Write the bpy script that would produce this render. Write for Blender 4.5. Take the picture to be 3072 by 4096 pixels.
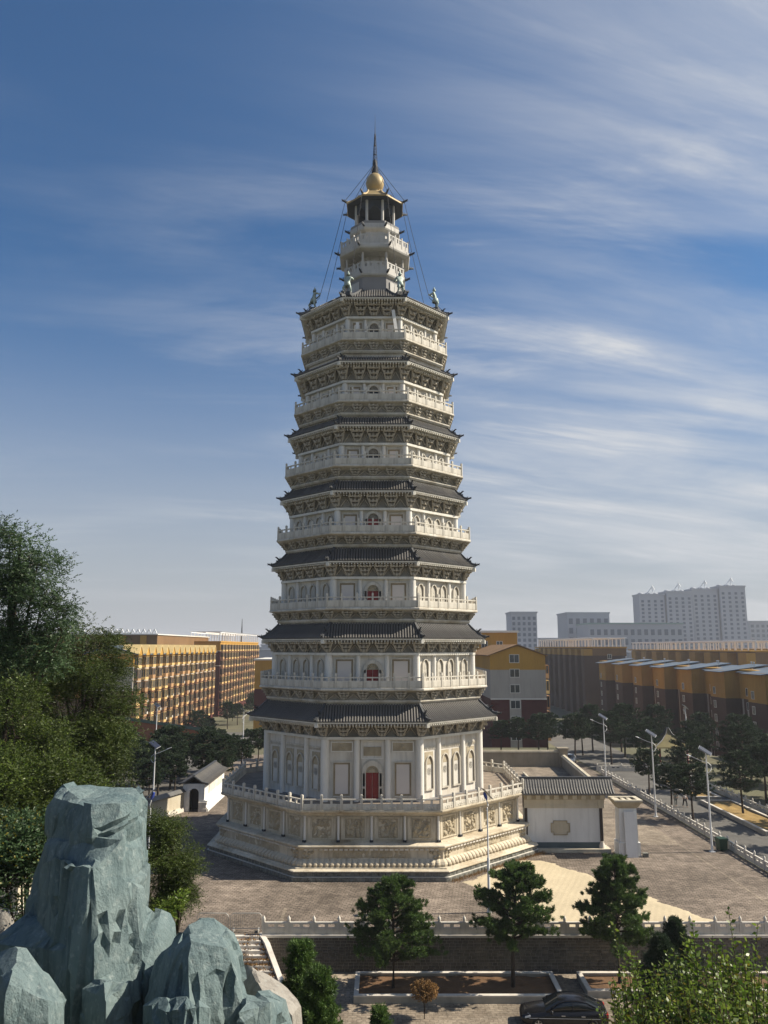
import bpy, math, random
import numpy as np
from mathutils import Vector, Matrix, noise as mnoise
for _o in list(bpy.data.objects): bpy.data.objects.remove(_o)
S = bpy.context.scene
COL = S.collection
R = math.radians
# ------------------------------------------------------------------ camera
EYE = 18.0                      # the photographer stands on a rockery hill, eye 18 m above the plaza
PITCH = math.atan(135 / 790)
cam_d = bpy.data.cameras.new('camera')
cam_d.sensor_fit = 'HORIZONTAL'; cam_d.sensor_width = 36.0; cam_d.lens = 36.0 * 790 / 768
cam_d.clip_start = 0.1; cam_d.clip_end = 20000
cam = bpy.data.objects.new('camera', cam_d); COL.objects.link(cam)
cam.location = (0, 0, EYE); cam.rotation_euler = (R(90) + PITCH, 0, 0)
S.camera = cam
# ------------------------------------------------------------------ light
SUN_EL = R(42.0)
SUN_AZ = R(4.5)                 # to the right (+X), a few degrees behind the picture plane (+Y)
sun_dir = Vector((math.cos(SUN_EL) * math.cos(SUN_AZ), math.cos(SUN_EL) * math.sin(SUN_AZ), math.sin(SUN_EL)))
sl = bpy.data.lights.new('sun', 'SUN'); sl.energy = 5.0; sl.angle = R(0.5); sl.color = (1.0, 0.90, 0.74)
so = bpy.data.objects.new('sun', sl); COL.objects.link(so)
so.rotation_euler = sun_dir.to_track_quat('Z', 'Y').to_euler()
so.location = (60, 20, 90)
S.render.engine = 'CYCLES'
S.cycles.use_denoising = True
S.cycles.max_bounces = 6; S.cycles.diffuse_bounces = 3; S.cycles.glossy_bounces = 2
S.cycles.transparent_max_bounces = 8; S.cycles.volume_bounces = 0
S.cycles.sample_clamp_indirect = 6
S.view_settings.view_transform = 'Standard'; S.view_settings.look = 'None'
S.view_settings.exposure = 0.72; S.view_settings.gamma = 1.0
W = bpy.data.worlds.new('World'); S.world = W; W.use_nodes = True

CLX, CLY, BRX, BRY, VLX, VLY = 15.2, 10.3, 19.9, 10.8, 18.7, 2.6   # where the cloud field lies
def world():
    nt = W.node_tree; N = nt.nodes; L = nt.links; N.clear()
    out = N.new('ShaderNodeOutputWorld'); bg = N.new('ShaderNodeBackground')
    bg.inputs['Strength'].default_value = 0.055
    sky = N.new('ShaderNodeTexSky'); sky.sky_type = 'NISHITA'; sky.sun_disc = False
    sky.sun_elevation = SUN_EL
    sky.sun_rotation = math.atan2(sun_dir.x, sun_dir.y)
    sky.altitude = 0; sky.air_density = 1.0; sky.dust_density = 1.2; sky.ozone_density = 3.0
    tc = N.new('ShaderNodeTexCoord'); sep = N.new('ShaderNodeSeparateXYZ')
    L.new(tc.outputs['Generated'], sep.inputs[0])
    def m(op, a, b=None, c=None, clamp=False):
        n = N.new('ShaderNodeMath'); n.operation = op; n.use_clamp = clamp
        for i, v in enumerate((a, b, c)):
            if v is None: continue
            if isinstance(v, (int, float)): n.inputs[i].default_value = v
            else: L.new(v, n.inputs[i])
        return n.outputs[0]
    z = m('MAXIMUM', sep.outputs['Z'], 0.0)
    zz = m('ADD', z, 0.16)
    px = m('DIVIDE', sep.outputs['X'], zz); py = m('DIVIDE', sep.outputs['Y'], zz)
    comb = N.new('ShaderNodeCombineXYZ'); L.new(px, comb.inputs[0]); L.new(py, comb.inputs[1])
    def layer(rot, scale, loc, nscale, detail, rough, dist, lo, hi):
        m0 = N.new('ShaderNodeMapping'); m0.inputs['Rotation'].default_value = (0, 0, R(rot)); L.new(comb.outputs[0], m0.inputs[0])
        mp = N.new('ShaderNodeMapping'); mp.inputs['Scale'].default_value = scale; mp.inputs['Location'].default_value = loc
        L.new(m0.outputs[0], mp.inputs[0])
        nz = N.new('ShaderNodeTexNoise'); nz.inputs['Scale'].default_value = nscale
        nz.inputs['Detail'].default_value = detail; nz.inputs['Roughness'].default_value = rough
        nz.inputs['Distortion'].default_value = dist
        L.new(mp.outputs[0], nz.inputs['Vector'])
        mr = N.new('ShaderNodeMapRange'); mr.interpolation_type = 'SMOOTHSTEP'
        mr.inputs['From Min'].default_value = lo; mr.inputs['From Max'].default_value = hi
        L.new(nz.outputs['Fac'], mr.inputs['Value'])
        return mr.outputs[0]
    streak = layer(-12, (0.70, 2.3, 1), (CLX, CLY, 0), 1.25, 10, 0.60, 0.7, 0.44, 0.70)
    fibre = layer(-17, (0.8, 4.6, 1), (1.7, 3.3, 2), 1.6, 9, 0.66, 0.5, 0.28, 0.72)
    broad = layer(-6, (0.55, 1.0, 1), (BRX, BRY, 4), 0.9, 4, 0.5, 0.4, 0.38, 0.60)
    veil = layer(-8, (0.5, 1.35, 1), (VLX, VLY, 9), 1.0, 8, 0.55, 0.5, 0.33, 0.62)
    cl = m('MULTIPLY', m('MULTIPLY', streak, m('ADD', m('MULTIPLY', fibre, 0.65), 0.45)), m('ADD', m('MULTIPLY', broad, 0.8), 0.2))
    # the cirrus sheet lies thicker towards the sunny side of the sky (+X)
    side = N.new('ShaderNodeMapRange'); side.interpolation_type = 'SMOOTHSTEP'
    side.inputs['From Min'].default_value = -0.40; side.inputs['From Max'].default_value = 0.50
    side.inputs['To Min'].default_value = 0.24; side.inputs['To Max'].default_value = 1.0
    L.new(sep.outputs['X'], side.inputs['Value'])
    cl = m('MULTIPLY', cl, side.outputs[0])
    vs = m('MULTIPLY', m('MULTIPLY', veil, m('ADD', m('MULTIPLY', fibre, 0.5), 0.5)), m('POWER', side.outputs[0], 3.0))
    cl = m('ADD', m('MULTIPLY', cl, 0.95), m('MULTIPLY', vs, 0.98), clamp=True)
    up = N.new('ShaderNodeMapRange'); up.interpolation_type = 'SMOOTHSTEP'; up.inputs['From Min'].default_value = -0.01; up.inputs['From Max'].default_value = 0.10; L.new(sep.outputs['Z'], up.inputs['Value'])
    cl = m('MULTIPLY', cl, up.outputs[0])
    # haze thickens the air towards the horizon
    hz = N.new('ShaderNodeMapRange'); hz.interpolation_type = 'SMOOTHSTEP'
    hz.inputs['From Min'].default_value = 0.0; hz.inputs['From Max'].default_value = 0.42
    hz.inputs['To Min'].default_value = 0.86; hz.inputs['To Max'].default_value = 0.0
    L.new(z, hz.inputs['Value'])
    tint = N.new('ShaderNodeMix'); tint.data_type = 'RGBA'; tint.blend_type = 'MULTIPLY'
    tint.inputs[0].default_value = 1.0
    L.new(sky.outputs[0], tint.inputs[6]); tint.inputs[7].default_value = (0.52, 0.90, 1.16, 1)
    mixh = N.new('ShaderNodeMix'); mixh.data_type = 'RGBA'
    L.new(hz.outputs[0], mixh.inputs[0]); L.new(tint.outputs[2], mixh.inputs[6])
    mixh.inputs[7].default_value = (5.3, 5.35, 5.55, 1)
    mixc = N.new('ShaderNodeMix'); mixc.data_type = 'RGBA'
    L.new(cl, mixc.inputs[0]); L.new(mixh.outputs[2], mixc.inputs[6])
    mixc.inputs[7].default_value = (7.6, 7.75, 8.0, 1)
    L.new(mixc.outputs[2], bg.inputs['Color']); L.new(bg.outputs[0], out.inputs[0])
world()

# ------------------------------------------------------------------ helpers
def link(name, data, parent=None, mat=None, mtx=None):
    o = bpy.data.objects.new(name, data); COL.objects.link(o)
    if parent is not None: o.parent = parent
    if mtx is not None: o.matrix_local = mtx
    if mat is not None and data is not None and not data.materials: data.materials.append(mat)
    return o
def tag(o, label=None, cat=None, group=None, kind=None):
    if label: o['label'] = label
    if cat: o['category'] = cat
    if group: o['group'] = group
    if kind: o['kind'] = kind
    return o
def thing(name, label, cat, loc=(0, 0, 0), rz=0.0, group=None):
    o = bpy.data.objects.new(name, None); COL.objects.link(o)
    o.location = loc; o.rotation_euler = (0, 0, rz); o.empty_display_size = 0.3
    return tag(o, label, cat, group)
def copy_tree(o, parent=None):
    c = o.copy(); COL.objects.link(c); c.parent = parent
    for ch in list(o.children): copy_tree(ch, c)
    return c
BOXF = [(0, 3, 2, 1), (4, 5, 6, 7), (0, 1, 5, 4), (1, 2, 6, 5), (2, 3, 7, 6), (3, 0, 4, 7)]
class MB:
    def __init__(s): s.v = []; s.f = []; s.sm = []
    def add(s, vs, fs, mtx=None, smooth=False):
        b = len(s.v)
        if mtx is not None: vs = [tuple(mtx @ Vector(p)) for p in vs]
        s.v.extend([tuple(p) for p in vs]); s.f.extend([tuple(b + i for i in q) for q in fs])
        s.sm.extend([smooth] * len(fs)); return s
    def box(s, x0, x1, y0, y1, z0, z1, mtx=None):
        return s.add([(x0, y0, z0), (x1, y0, z0), (x1, y1, z0), (x0, y1, z0),
                      (x0, y0, z1), (x1, y0, z1), (x1, y1, z1), (x0, y1, z1)], BOXF, mtx)
    def cbox(s, c, size, mtx=None):
        return s.box(c[0]-size[0]/2, c[0]+size[0]/2, c[1]-size[1]/2, c[1]+size[1]/2, c[2]-size[2]/2, c[2]+size[2]/2, mtx)
    def rings(s, rings, cap=True, mtx=None, smooth=False, close=False):
        n = len(rings[0]); vs = [p for r in rings for p in r]; fs = []
        m = len(rings)
        for i in range(m if close else m - 1):
            for j in range(n):
                a = i * n + j; b = i * n + (j + 1) % n; i2 = (i + 1) % m
                fs.append((a, b, i2 * n + (j + 1) % n, i2 * n + j))
        s.add(vs, fs, mtx, smooth)
        if cap and not close:
            s.add(rings[0], [tuple(range(n))[::-1]], mtx); s.add(rings[-1], [tuple(range(n))], mtx)
        return s
    def lathe(s, prof, n=12, c=(0, 0), ph=0.0, cap=True, smooth=True, mtx=None):
        rg = [[(c[0] + r * math.cos(ph + 2 * math.pi * j / n), c[1] + r * math.sin(ph + 2 * math.pi * j / n), z) for j in range(n)] for r, z in prof]
        return s.rings(rg, cap, mtx, smooth)
    def oct(s, prof, cap=True, close=False):
        rg = [[(a / math.cos(R(22.5)) * math.cos(R(-112.5 + 45 * j)), a / math.cos(R(22.5)) * math.sin(R(-112.5 + 45 * j)), z) for j in range(8)] for a, z in prof]
        return s.rings(rg, cap, None, False, close)
    def tube(s, pts, rad, n=6, cap=True, mtx=None, smooth=True, squash=None):
        pts = [Vector(p) for p in pts]; rg = []
        up = Vector((0, 0, 1))
        for i, p in enumerate(pts):
            t = (pts[min(i + 1, len(pts) - 1)] - pts[max(i - 1, 0)]).normalized()
            a = t.cross(up)
            if a.length < 1e-3: a = t.cross(Vector((0, 1, 0)))
            a.normalize(); b = t.cross(a).normalized()
            r = rad[i] if isinstance(rad, (list, tuple)) else rad
            rg.append([tuple(p + (a * math.cos(2 * math.pi * j / n) + b * math.sin(2 * math.pi * j / n) * (squash or 1)) * r) for j in range(n)])
        return s.rings(rg, cap, mtx, smooth)
    def prism(s, poly, y0, y1, mtx=None):
        # polygon in x/z (counter-clockwise seen from -y), extruded from y0 (front) to y1
        n = len(poly); vs = [(x, y0, z) for x, z in poly] + [(x, y1, z) for x, z in poly]
        fs = [tuple(range(n)), tuple(range(n, 2 * n))[::-1]]
        for i in range(n): j = (i + 1) % n; fs.append((i, i + n, j + n, j))
        return s.add(vs, fs, mtx)
    def frame(s, outer, inner, y0, y1, mtx=None):
        n = len(outer)
        vs = [(x, y0, z) for x, z in outer] + [(x, y0, z) for x, z in inner] + [(x, y1, z) for x, z in outer] + [(x, y1, z) for x, z in inner]
        fs = []
        for i in range(n):
            j = (i + 1) % n
            fs += [(i, j, n + j, n + i), (i, 2 * n + i, 2 * n + j, j), (n + i, n + j, 3 * n + j, 3 * n + i), (2*n+i, 3*n+i, 3*n+j, 2*n+j)]
        return s.add(vs, fs, mtx)
    def mesh(s, name):
        me = bpy.data.meshes.new(name); me.from_pydata(s.v, [], s.f)
        if any(s.sm): me.polygons.foreach_set('use_smooth', s.sm)
        me.update(); return me
    def build(s, name, mat, parent=None, mtx=None):
        me = s.mesh(name); me.materials.append(mat)
        return link(name, me, parent, None, mtx)
def grid_mesh(name, fn, nu, nv):
    vs = [fn(i / nu, j / nv) for j in range(nv + 1) for i in range(nu + 1)]
    fs = [(j*(nu+1)+i, j*(nu+1)+i+1, (j+1)*(nu+1)+i+1, (j+1)*(nu+1)+i) for j in range(nv) for i in range(nu)]
    me = bpy.data.meshes.new(name); me.from_pydata(vs, [], fs); return me

# ------------------------------------------------------------------ materials
def mat(name, col, rough=0.8, var=0.0, vscale=1.0, stain=None, stain_amt=0.0, stain_scale=(1, 1, 0.25), bump=0.0, bscale=8.0, metal=0.0, spec=0.3, island=0.0, fine=0.0):
    m = bpy.data.materials.new(name); m.use_nodes = True
    nt = m.node_tree; N = nt.nodes; L = nt.links
    b = N['Principled BSDF']; b.inputs['Roughness'].default_value = rough; b.inputs['Metallic'].default_value = metal
    b.inputs['Specular IOR Level'].default_value = spec
    tc = N.new('ShaderNodeTexCoord')
    def noise(scale, detail=5, rough_=0.6, mapping=None):
        n = N.new('ShaderNodeTexNoise'); n.inputs['Scale'].default_value = scale
        n.inputs['Detail'].default_value = detail; n.inputs['Roughness'].default_value = rough_
        if mapping:
            mp = N.new('ShaderNodeMapping'); mp.inputs['Scale'].default_value = mapping
            L.new(tc.outputs['Object'], mp.inputs[0]); L.new(mp.outputs[0], n.inputs['Vector'])
        else: L.new(tc.outputs['Object'], n.inputs['Vector'])
        return n.outputs['Fac']
    def rng(v, lo, hi, a, bb):
        r = N.new('ShaderNodeMapRange'); L.new(v, r.inputs['Value'])
        for k, x in zip(('From Min', 'From Max', 'To Min', 'To Max'), (lo, hi, a, bb)): r.inputs[k].default_value = x
        return r.outputs[0]
    cur = None
    rgb = N.new('ShaderNodeRGB'); rgb.outputs[0].default_value = (*col, 1); cur = rgb.outputs[0]
    def mulval(cur, v):
        mx = N.new('ShaderNodeMix'); mx.data_type = 'RGBA'; mx.blend_type = 'MULTIPLY'; mx.inputs[0].default_value = 1
        L.new(cur, mx.inputs[6]); L.new(v, mx.inputs[7]); return mx.outputs[2]
    if var: cur = mulval(cur, rng(noise(vscale), 0.3, 0.7, 1 - var, 1 + var))
    if fine: cur = mulval(cur, rng(noise(vscale * 14, 3), 0.3, 0.7, 1 - fine, 1 + fine))
    if island:
        g = N.new('ShaderNodeNewGeometry'); cur = mulval(cur, rng(g.outputs['Random Per Island'], 0, 1, 1 - island, 1 + island))
        oi = N.new('ShaderNodeObjectInfo'); cur = mulval(cur, rng(oi.outputs['Random'], 0, 1, 1 - island * .6, 1 + island * .6))
    if stain is not None:
        mx = N.new('ShaderNodeMix'); mx.data_type = 'RGBA'
        L.new(rng(noise(0.9, 7, 0.62, stain_scale), 0.42, 0.72, 0, stain_amt), mx.inputs[0])
        L.new(cur, mx.inputs[6]); mx.inputs[7].default_value = (*stain, 1); cur = mx.outputs[2]
        cur = mulval(cur, rng(noise(1.0, 6, 0.65, (3.2, 3.2, 0.28)), 0.50, 0.78, 1.0, 1.0 - 0.55 * min(1, stain_amt)))      # rain streaks
    L.new(cur, b.inputs['Base Color'])
    if bump:
        bp = N.new('ShaderNodeBump'); bp.inputs['Strength'].default_value = bump; bp.inputs['Distance'].default_value = 0.05
        L.new(noise(bscale, 6, 0.6), bp.inputs['Height']); L.new(bp.outputs[0], b.inputs['Normal'])
    return m
M = {}
M['stone'] = mat('stone', (0.58, 0.55, 0.485), 0.75, 0.12, 0.5, (0.25, 0.19, 0.105), 0.75, (0.55, 0.55, 0.16), 0.12, 12)
M['wallstone'] = mat('wallstone', (0.64, 0.615, 0.565), 0.75, 0.06, 0.4, (0.36, 0.29, 0.19), 0.7, (0.5, 0.5, 0.12), 0.06, 14)
M['column'] = mat('column', (0.68, 0.66, 0.615), 0.6, 0.05, 0.6, (0.36, 0.30, 0.2), 0.25, (0.8, 0.8, 0.1), 0.04, 10)
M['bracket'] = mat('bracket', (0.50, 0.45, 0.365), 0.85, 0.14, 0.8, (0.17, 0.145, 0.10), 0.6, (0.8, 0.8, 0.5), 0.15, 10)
M['board'] = mat('board', (0.26, 0.24, 0.20), 0.9, 0.18, 0.9, (0.10, 0.09, 0.07), 0.5, (0.8, 0.8, 0.6), 0.2, 9)  # darker than the brackets: shade of the gaps put into the colour
M['fascia'] = mat('fascia', (0.66, 0.64, 0.58), 0.7, 0.08, 0.8, (0.3, 0.26, 0.2), 0.3, (1, 1, 0.6), 0.05, 14)
M['rail'] = mat('rail', (0.58, 0.55, 0.485), 0.75, 0.08, 0.8, (0.27, 0.215, 0.14), 0.62, (0.9, 0.9, 0.35), 0.1, 14)
M['pan'] = mat('pan', (0.035, 0.033, 0.031), 0.8, 0.3, 1.0, bump=0.1)
M['basestone'] = mat('basestone', (0.59, 0.53, 0.42), 0.8, 0.12, 0.5, (0.24, 0.17, 0.085), 0.85, (0.35, 0.35, 0.30), 0.15, 12)
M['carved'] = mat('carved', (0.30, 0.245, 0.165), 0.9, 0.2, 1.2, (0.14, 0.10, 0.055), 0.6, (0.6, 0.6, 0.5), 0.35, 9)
M['relief'] = mat('relief', (0.40, 0.345, 0.25), 0.85, 0.15, 1.0, (0.20, 0.15, 0.08), 0.5, (1, 1, 0.6), 0.4, 9)
M['tile'] = mat('tile', (0.086, 0.084, 0.082), 0.5, 0.30, 0.9, (0.14, 0.115, 0.08), 0.45, (0.8, 0.8, 0.8), 0.15, 14, spec=0.5, island=0.18)
M['ridge'] = mat('ridge', (0.05, 0.053, 0.058), 0.55, 0.25, 1.5, bump=0.2, spec=0.5)
M['dragon'] = mat('dragon', (0.018, 0.022, 0.028), 0.5, 0.2, 3, bump=0.3, spec=0.5)
M['red'] = mat('red', (0.21, 0.024, 0.022), 0.55, 0.15, 1.2, bump=0.03)
M['panelpink'] = mat('panelpink', (0.60, 0.55, 0.51), 0.8, 0.05, 0.6)
M['rough'] = mat('rough', (0.17, 0.17, 0.15), 0.9, 0.35, 2.5, (0.07, 0.075, 0.06), 0.5, (1, 1, 1), 0.8, 7, island=0.25)
M['drum'] = mat('drum', (0.22, 0.215, 0.215), 0.8, 0.08, 0.7, bump=0.05)
M['pale'] = mat('pale', (0.47, 0.455, 0.43), 0.7, 0.08, 0.6, (0.3, 0.27, 0.22), 0.35, (0.8, 0.8, 0.25), 0.05, 12)
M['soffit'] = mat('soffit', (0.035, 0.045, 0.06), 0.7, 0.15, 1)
M['gold'] = mat('gold', (0.36, 0.265, 0.125), 0.55, 0.15, 1.2, metal=0.15, spec=0.5)
M['bronze'] = mat('bronze', (0.27, 0.33, 0.30), 0.55, 0.45, 2.5, (0.45, 0.50, 0.45), 0.5, (1, 1, 1), 0.2, 9, metal=0.2)
M['iron'] = mat('iron', (0.02, 0.024, 0.032), 0.7, 0.1, 3)
# ------------------------------------------------------------------ the pagoda
PG = (-1.0, 80.0)
M['deck'] = mat('deck', (0.22, 0.18, 0.14), 0.9, 0.25, 1.0, (0.12, 0.10, 0.08), 0.4, (1, 1, 1), 0.2, 10)
T8 = math.tan(R(22.5)); C8 = math.cos(R(22.5))
def FM(k, u, out, z, tilt=0.0):
    """frame of octagon face k: x along the face, y inwards, z up; origin u along the face, 'out' from the axis"""
    th = R(-90 + 45 * k); o = Vector((math.cos(th), math.sin(th), 0)); ux = Vector((-math.sin(th), math.cos(th), 0))
    p = o * out + ux * u + Vector((0, 0, z))
    return Matrix(((ux.x, -o.x, 0, p.x), (ux.y, -o.y, 0, p.y), (0, 0, 1, p.z), (0, 0, 0, 1)))
def CM(k, out, z):               # frame at corner between face k and k+1, y inwards, 'out' is an apothem
    th = R(-90 + 45 * k + 22.5); o = Vector((math.cos(th), math.sin(th), 0)); ux = Vector((-math.sin(th), math.cos(th), 0)); p = o * out / C8 + Vector((0, 0, z))
    return Matrix(((ux.x, -o.x, 0, p.x), (ux.y, -o.y, 0, p.y), (0, 0, 1, p.z), (0, 0, 0, 1)))
SEEN = (7, 0, 1)                 # faces towards the plaza front
pag = thing('pagoda', 'tall octagonal cream stone pagoda with seven dark tiled roofs and a gold ball finial', 'pagoda', (PG[0], PG[1], 0))
rnd = random.Random(5)

def half_rows(hw0, hw1, step):
    n = int(hw0 / step); return [i * step for i in range(-n, n + 1)]

def bracket_mesh(w, h, p):
    b = MB(); t = h / 3.0
    b.box(-.13 * w, .13 * w, -.14 * p, .1, 0, t * .62)
    for j in range(3):
        ww = w * (.24 + .13 * j); dd = p * (.28 + .30 * j); z0 = t * j + t * .30
        b.box(-ww, ww, -dd, -dd + .15 * p, z0, z0 + t * .34)                      # arm along the wall
        b.box(-.075 * w, .075 * w, -dd - .20 * p, .05, z0 - t * .05, z0 + t * .40)     # arm out of the wall
        for sx in (-1, 0, 1):                                                      # bearing blocks
            b.box(sx * ww * .84 - .085 * w, sx * ww * .84 + .085 * w, -dd - .05 * p, -dd + .20 * p, z0 + t * .345, z0 + t * .70)
    for sx in (-1, 1):                                                             # curved side arms
        b.add([(sx*.12*w, -.30*p, t*.3), (sx*.12*w, -.12*p, t*.3), (sx*.50*w, -.75*p, h*.9), (sx*.50*w, -.60*p, h*.9),
               (sx*.22*w, -.30*p, t*.3), (sx*.22*w, -.12*p, t*.3), (sx*.58*w, -.75*p, h*.9), (sx*.58*w, -.60*p, h*.9)],
              [(0, 1, 3, 2), (4, 6, 7, 5), (0, 2, 6, 4), (1, 5, 7, 3), (0, 4, 5, 1), (2, 3, 7, 6)])
    return b

def brackets(parent, a, z0, h, p, ninter, wide):
    """bracket clusters over a wall with apothem a, between heights z0 and z0+h"""
    fw = 2 * a * T8; gap = fw / (ninter + 1)
    w = min(.92 * gap, wide)
    me = bracket_mesh(w, h, p).mesh('bracket'); me.materials.append(M['bracket'])
    mc = bracket_mesh(w * .95, h, p * 1.06).mesh('corner_bracket'); mc.materials.append(M['bracket'])
    rest = MB(); fork = MB()
    for k in range(8):
        for i in range(1, ninter + 1):
            mt = FM(k, -fw / 2 + gap * i, a, z0)
            if k in SEEN: link('bracket', me, parent, None, mt)
            else: rest.add([v.co[:] for v in me.vertices], [tuple(q.vertices) for q in me.polygons], mt)
        for i in range(ninter + 1):                                                # forked struts between the clusters
            mt = FM(k, -fw / 2 + gap * (i + .5), a, z0)
            for sx in (-1, 1):
                fork.add([(sx*.02, -.06, h*.64), (sx*.02, -.02, h*.64), (sx*.34*gap, -.06, 0), (sx*.34*gap, -.02, 0),
                          (sx*.02, -.09, h*.72), (sx*.02, -.02, h*.72), (sx*.38*gap, -.09, 0), (sx*.40*gap, -.02, 0)],
                         [(0, 1, 3, 2), (4, 6, 7, 5), (0, 2, 6, 4), (1, 5, 7, 3), (2, 3, 7, 6), (0, 4, 5, 1)], mt)
        mt = CM(k, a, z0)
        if k in (6, 7, 0, 1): link('corner_bracket', mc, parent, None, mt)
        else: rest.add([v.co[:] for v in mc.vertices], [tuple(q.vertices) for q in mc.polygons], mt)
    tag(rest.build('rear_bracket_rows', M['bracket'], parent), kind='stuff')
    tag(fork.build('forked_struts', M['bracket'], parent), kind='stuff')

def dragon_mesh():
    b = MB()
    b.tube([(0, .35, 0), (0, 0, .02), (0, -.28, .10), (0, -.46, .22)], [.10, .12, .10, .05], 6)
    b.tube([(0, -.30, .06), (0, -.48, .02)], [.06, .03], 5)
    b.tube([(0, -.05, .1), (0, .02, .28), (0, .10, .36)], [.05, .04, .015], 5)
    b.tube([(.06, -.2, .16), (.09, -.12, .30)], [.025, .01], 4); b.tube([(-.06, -.2, .16), (-.09, -.12, .30)], [.025, .01], 4)
    return b
DRAG = dragon_mesh().mesh('dragon_head'); DRAG.materials.append(M['dragon'])
def beast_mesh():
    b = MB()
    b.tube([(0, .16, 0), (0, .10, .16), (0, -.02, .24), (0, -.12, .38)], [.08, .10, .08, .05], 6)
    b.tube([(0, -.10, .34), (0, -.24, .34)], [.06, .035], 5)
    b.tube([(0, .14, .1), (0, .26, .28), (0, .20, .42)], [.05, .04, .015], 5)
    b.box(-.08, .08, -.14, .2, -.08, .04)
    return b
BEAST = beast_mesh().mesh('ridge_beast'); BEAST.materials.append(M['dragon'])

def roof(i, eA, ez, nA, zt, single):
    """one octagonal tiled roof; returns the roof part"""
    prof = []
    for t in (0, .25, .5, .75, 1.0):
        a = eA + .05 + (nA - eA - .05) * t; z = ez + .15 + (zt - ez - .15) * (t * .62 + .38 * t * t)
        prof.append((a, z))
    b = MB(); b.oct([(eA - .05, ez + .10)] + prof + [(nA - .2, zt)], cap=False)
    rf = b.build('roof', M['pan'], pag)
    def zat(a):
        t = (eA + .05 - a) / (eA + .05 - nA); return ez + .15 + (zt - ez - .15) * (t * .62 + .38 * t * t)
    # rows of round tiles
    rr = .078; step = .24; cache = {}
    rest = MB()
    hw0 = (eA + .05) * T8; hw1 = nA * T8
    for k in range(8):
        for u in half_rows(hw0 - .14, hw1, step):
            au = abs(u); a_top = nA if au <= hw1 else max(nA, au / T8 + .10)
            if a_top > eA - .05: continue
            key = round(a_top, 3)
            if key not in cache:
                tb = MB(); nseg = 5; rings = []
                for q in range(nseg + 1):
                    a = eA + .10 + (a_top - eA - .10) * q / nseg
                    z = zat(min(a, eA + .05)) + .012
                    rings.append([(rr * math.cos(math.pi * j / 4), -a, z + rr * 1.15 * math.sin(math.pi * j / 4)) for j in range(5)])
                tb.rings(rings, True, None, False); cache[key] = tb
            mt = FM(k, u, 0, 0)
            if single and k in SEEN:
                if not isinstance(cache[key], tuple):
                    me = cache[key].mesh('tile_row'); me.materials.append(M['tile']); cache[key] = (cache[key], me)
                link('tile_row', cache[key][1], rf, None, mt)
            else:
                tb = cache[key][0] if isinstance(cache[key], tuple) else cache[key]
                rest.add(tb.v, tb.f, mt)
    tag(rest.build('tile_rows', M['tile'], rf), kind='stuff')
    # hip ridges with a beast and an upturned dragon head
    for k in range(8):
        rb = MB(); rings = []
        for q in range(6):
            a = eA + .12 + (nA - eA - .12) * q / 5; z = zat(min(a, eA + .05)) + (.08 if q == 0 else 0)
            rings.append([(-.11, -a / C8, z - .05), (.11, -a / C8, z - .05), (.09, -a / C8, z + .24), (-.09, -a / C8, z + .24)])
        rb.rings(rings, True)
        mt = CM(k, 0, 0)
        rd = rb.build('hip_ridge', M['ridge'], rf, mt)
        link('dragon_head', DRAG, rf, None, CM(k, eA + .12, ez + .30) @ Matrix.Diagonal((.9, .8, .75, 1)))
        link('ridge_beast', BEAST, rf, None, CM(k, eA - .45, zat(eA - .45) + .26))
    # fascia, soffit, rafters, corner beam ends
    f = MB(); f.oct([(eA - .12, ez), (eA, ez), (eA + .02, ez + .12), (eA - .08, ez + .12)], close=True, cap=False); f.build('fascia', M['fascia'], rf)
    return rf

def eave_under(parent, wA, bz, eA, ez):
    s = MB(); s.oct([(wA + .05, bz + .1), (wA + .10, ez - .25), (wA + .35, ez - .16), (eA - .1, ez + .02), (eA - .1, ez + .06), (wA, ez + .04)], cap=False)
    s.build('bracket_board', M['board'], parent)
    r = MB()
    for k in range(8):
        hw = (eA - .02) * T8
        for u in half_rows(hw - .1, 0, .27):
            a0 = max(wA + .3, abs(u) / T8 + .03)
            if a0 > eA - .15: continue
            mt = FM(k, u, 0, 0)
            for (o0, o1, dz, sz) in ((a0, eA - .015, -.045, .10), (a0, max(a0 + .05, eA - .38), -.20, .11)):
                if o1 - o0 < .1: continue
                z1 = ez + dz; z0 = z1 - (o1 - o0) * .06
                r.add([(-.05, -o0, z0 + .0), (.05, -o0, z0), (.05, -o1, z1 - sz), (-.05, -o1, z1 - sz), (-.05, -o0, z0 + sz), (.05, -o0, z0 + sz), (.05, -o1, z1), (-.05, -o1, z1)], BOXF, mt)
        mt = CM(k, eA, ez)
        r.box(-.13, .13, -.06, 1.1, -.30, .03, mt)
    tag(r.build('rafters', M['fascia'], parent), kind='stuff')

def pointed_arch(w, h, n=6):
    pts = [(-w, 0), (w, 0), (w, h - w * 1.15)]
    for i in range(1, n):
        t = i / n; pts.append((w * math.cos(t * math.pi / 2) ** 1.0 * (1 - .12 * math.sin(math.pi * t)), h - w * 1.15 + w * 1.15 * (t ** 1.0 * .35 + .65 * math.sin(t * math.pi / 2) ** .9)))
    pts.append((0, h))
    for i in range(n - 1, 0, -1):
        x, z = pts[2 + i]; pts.append((-x, z))
    pts.append((-w, h - w * 1.15)); return pts
def round_arch(w, h, n=10):
    pts = [(-w, 0), (w, 0)]
    for i in range(n + 1): t = math.pi * i / n; pts.append((w * math.cos(t), h - w + w * math.sin(t)))
    return pts
def scale_poly(p, s, dz=0.0):
    return [(x * s[0], z * s[1] + dz) for x, z in p]

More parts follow.
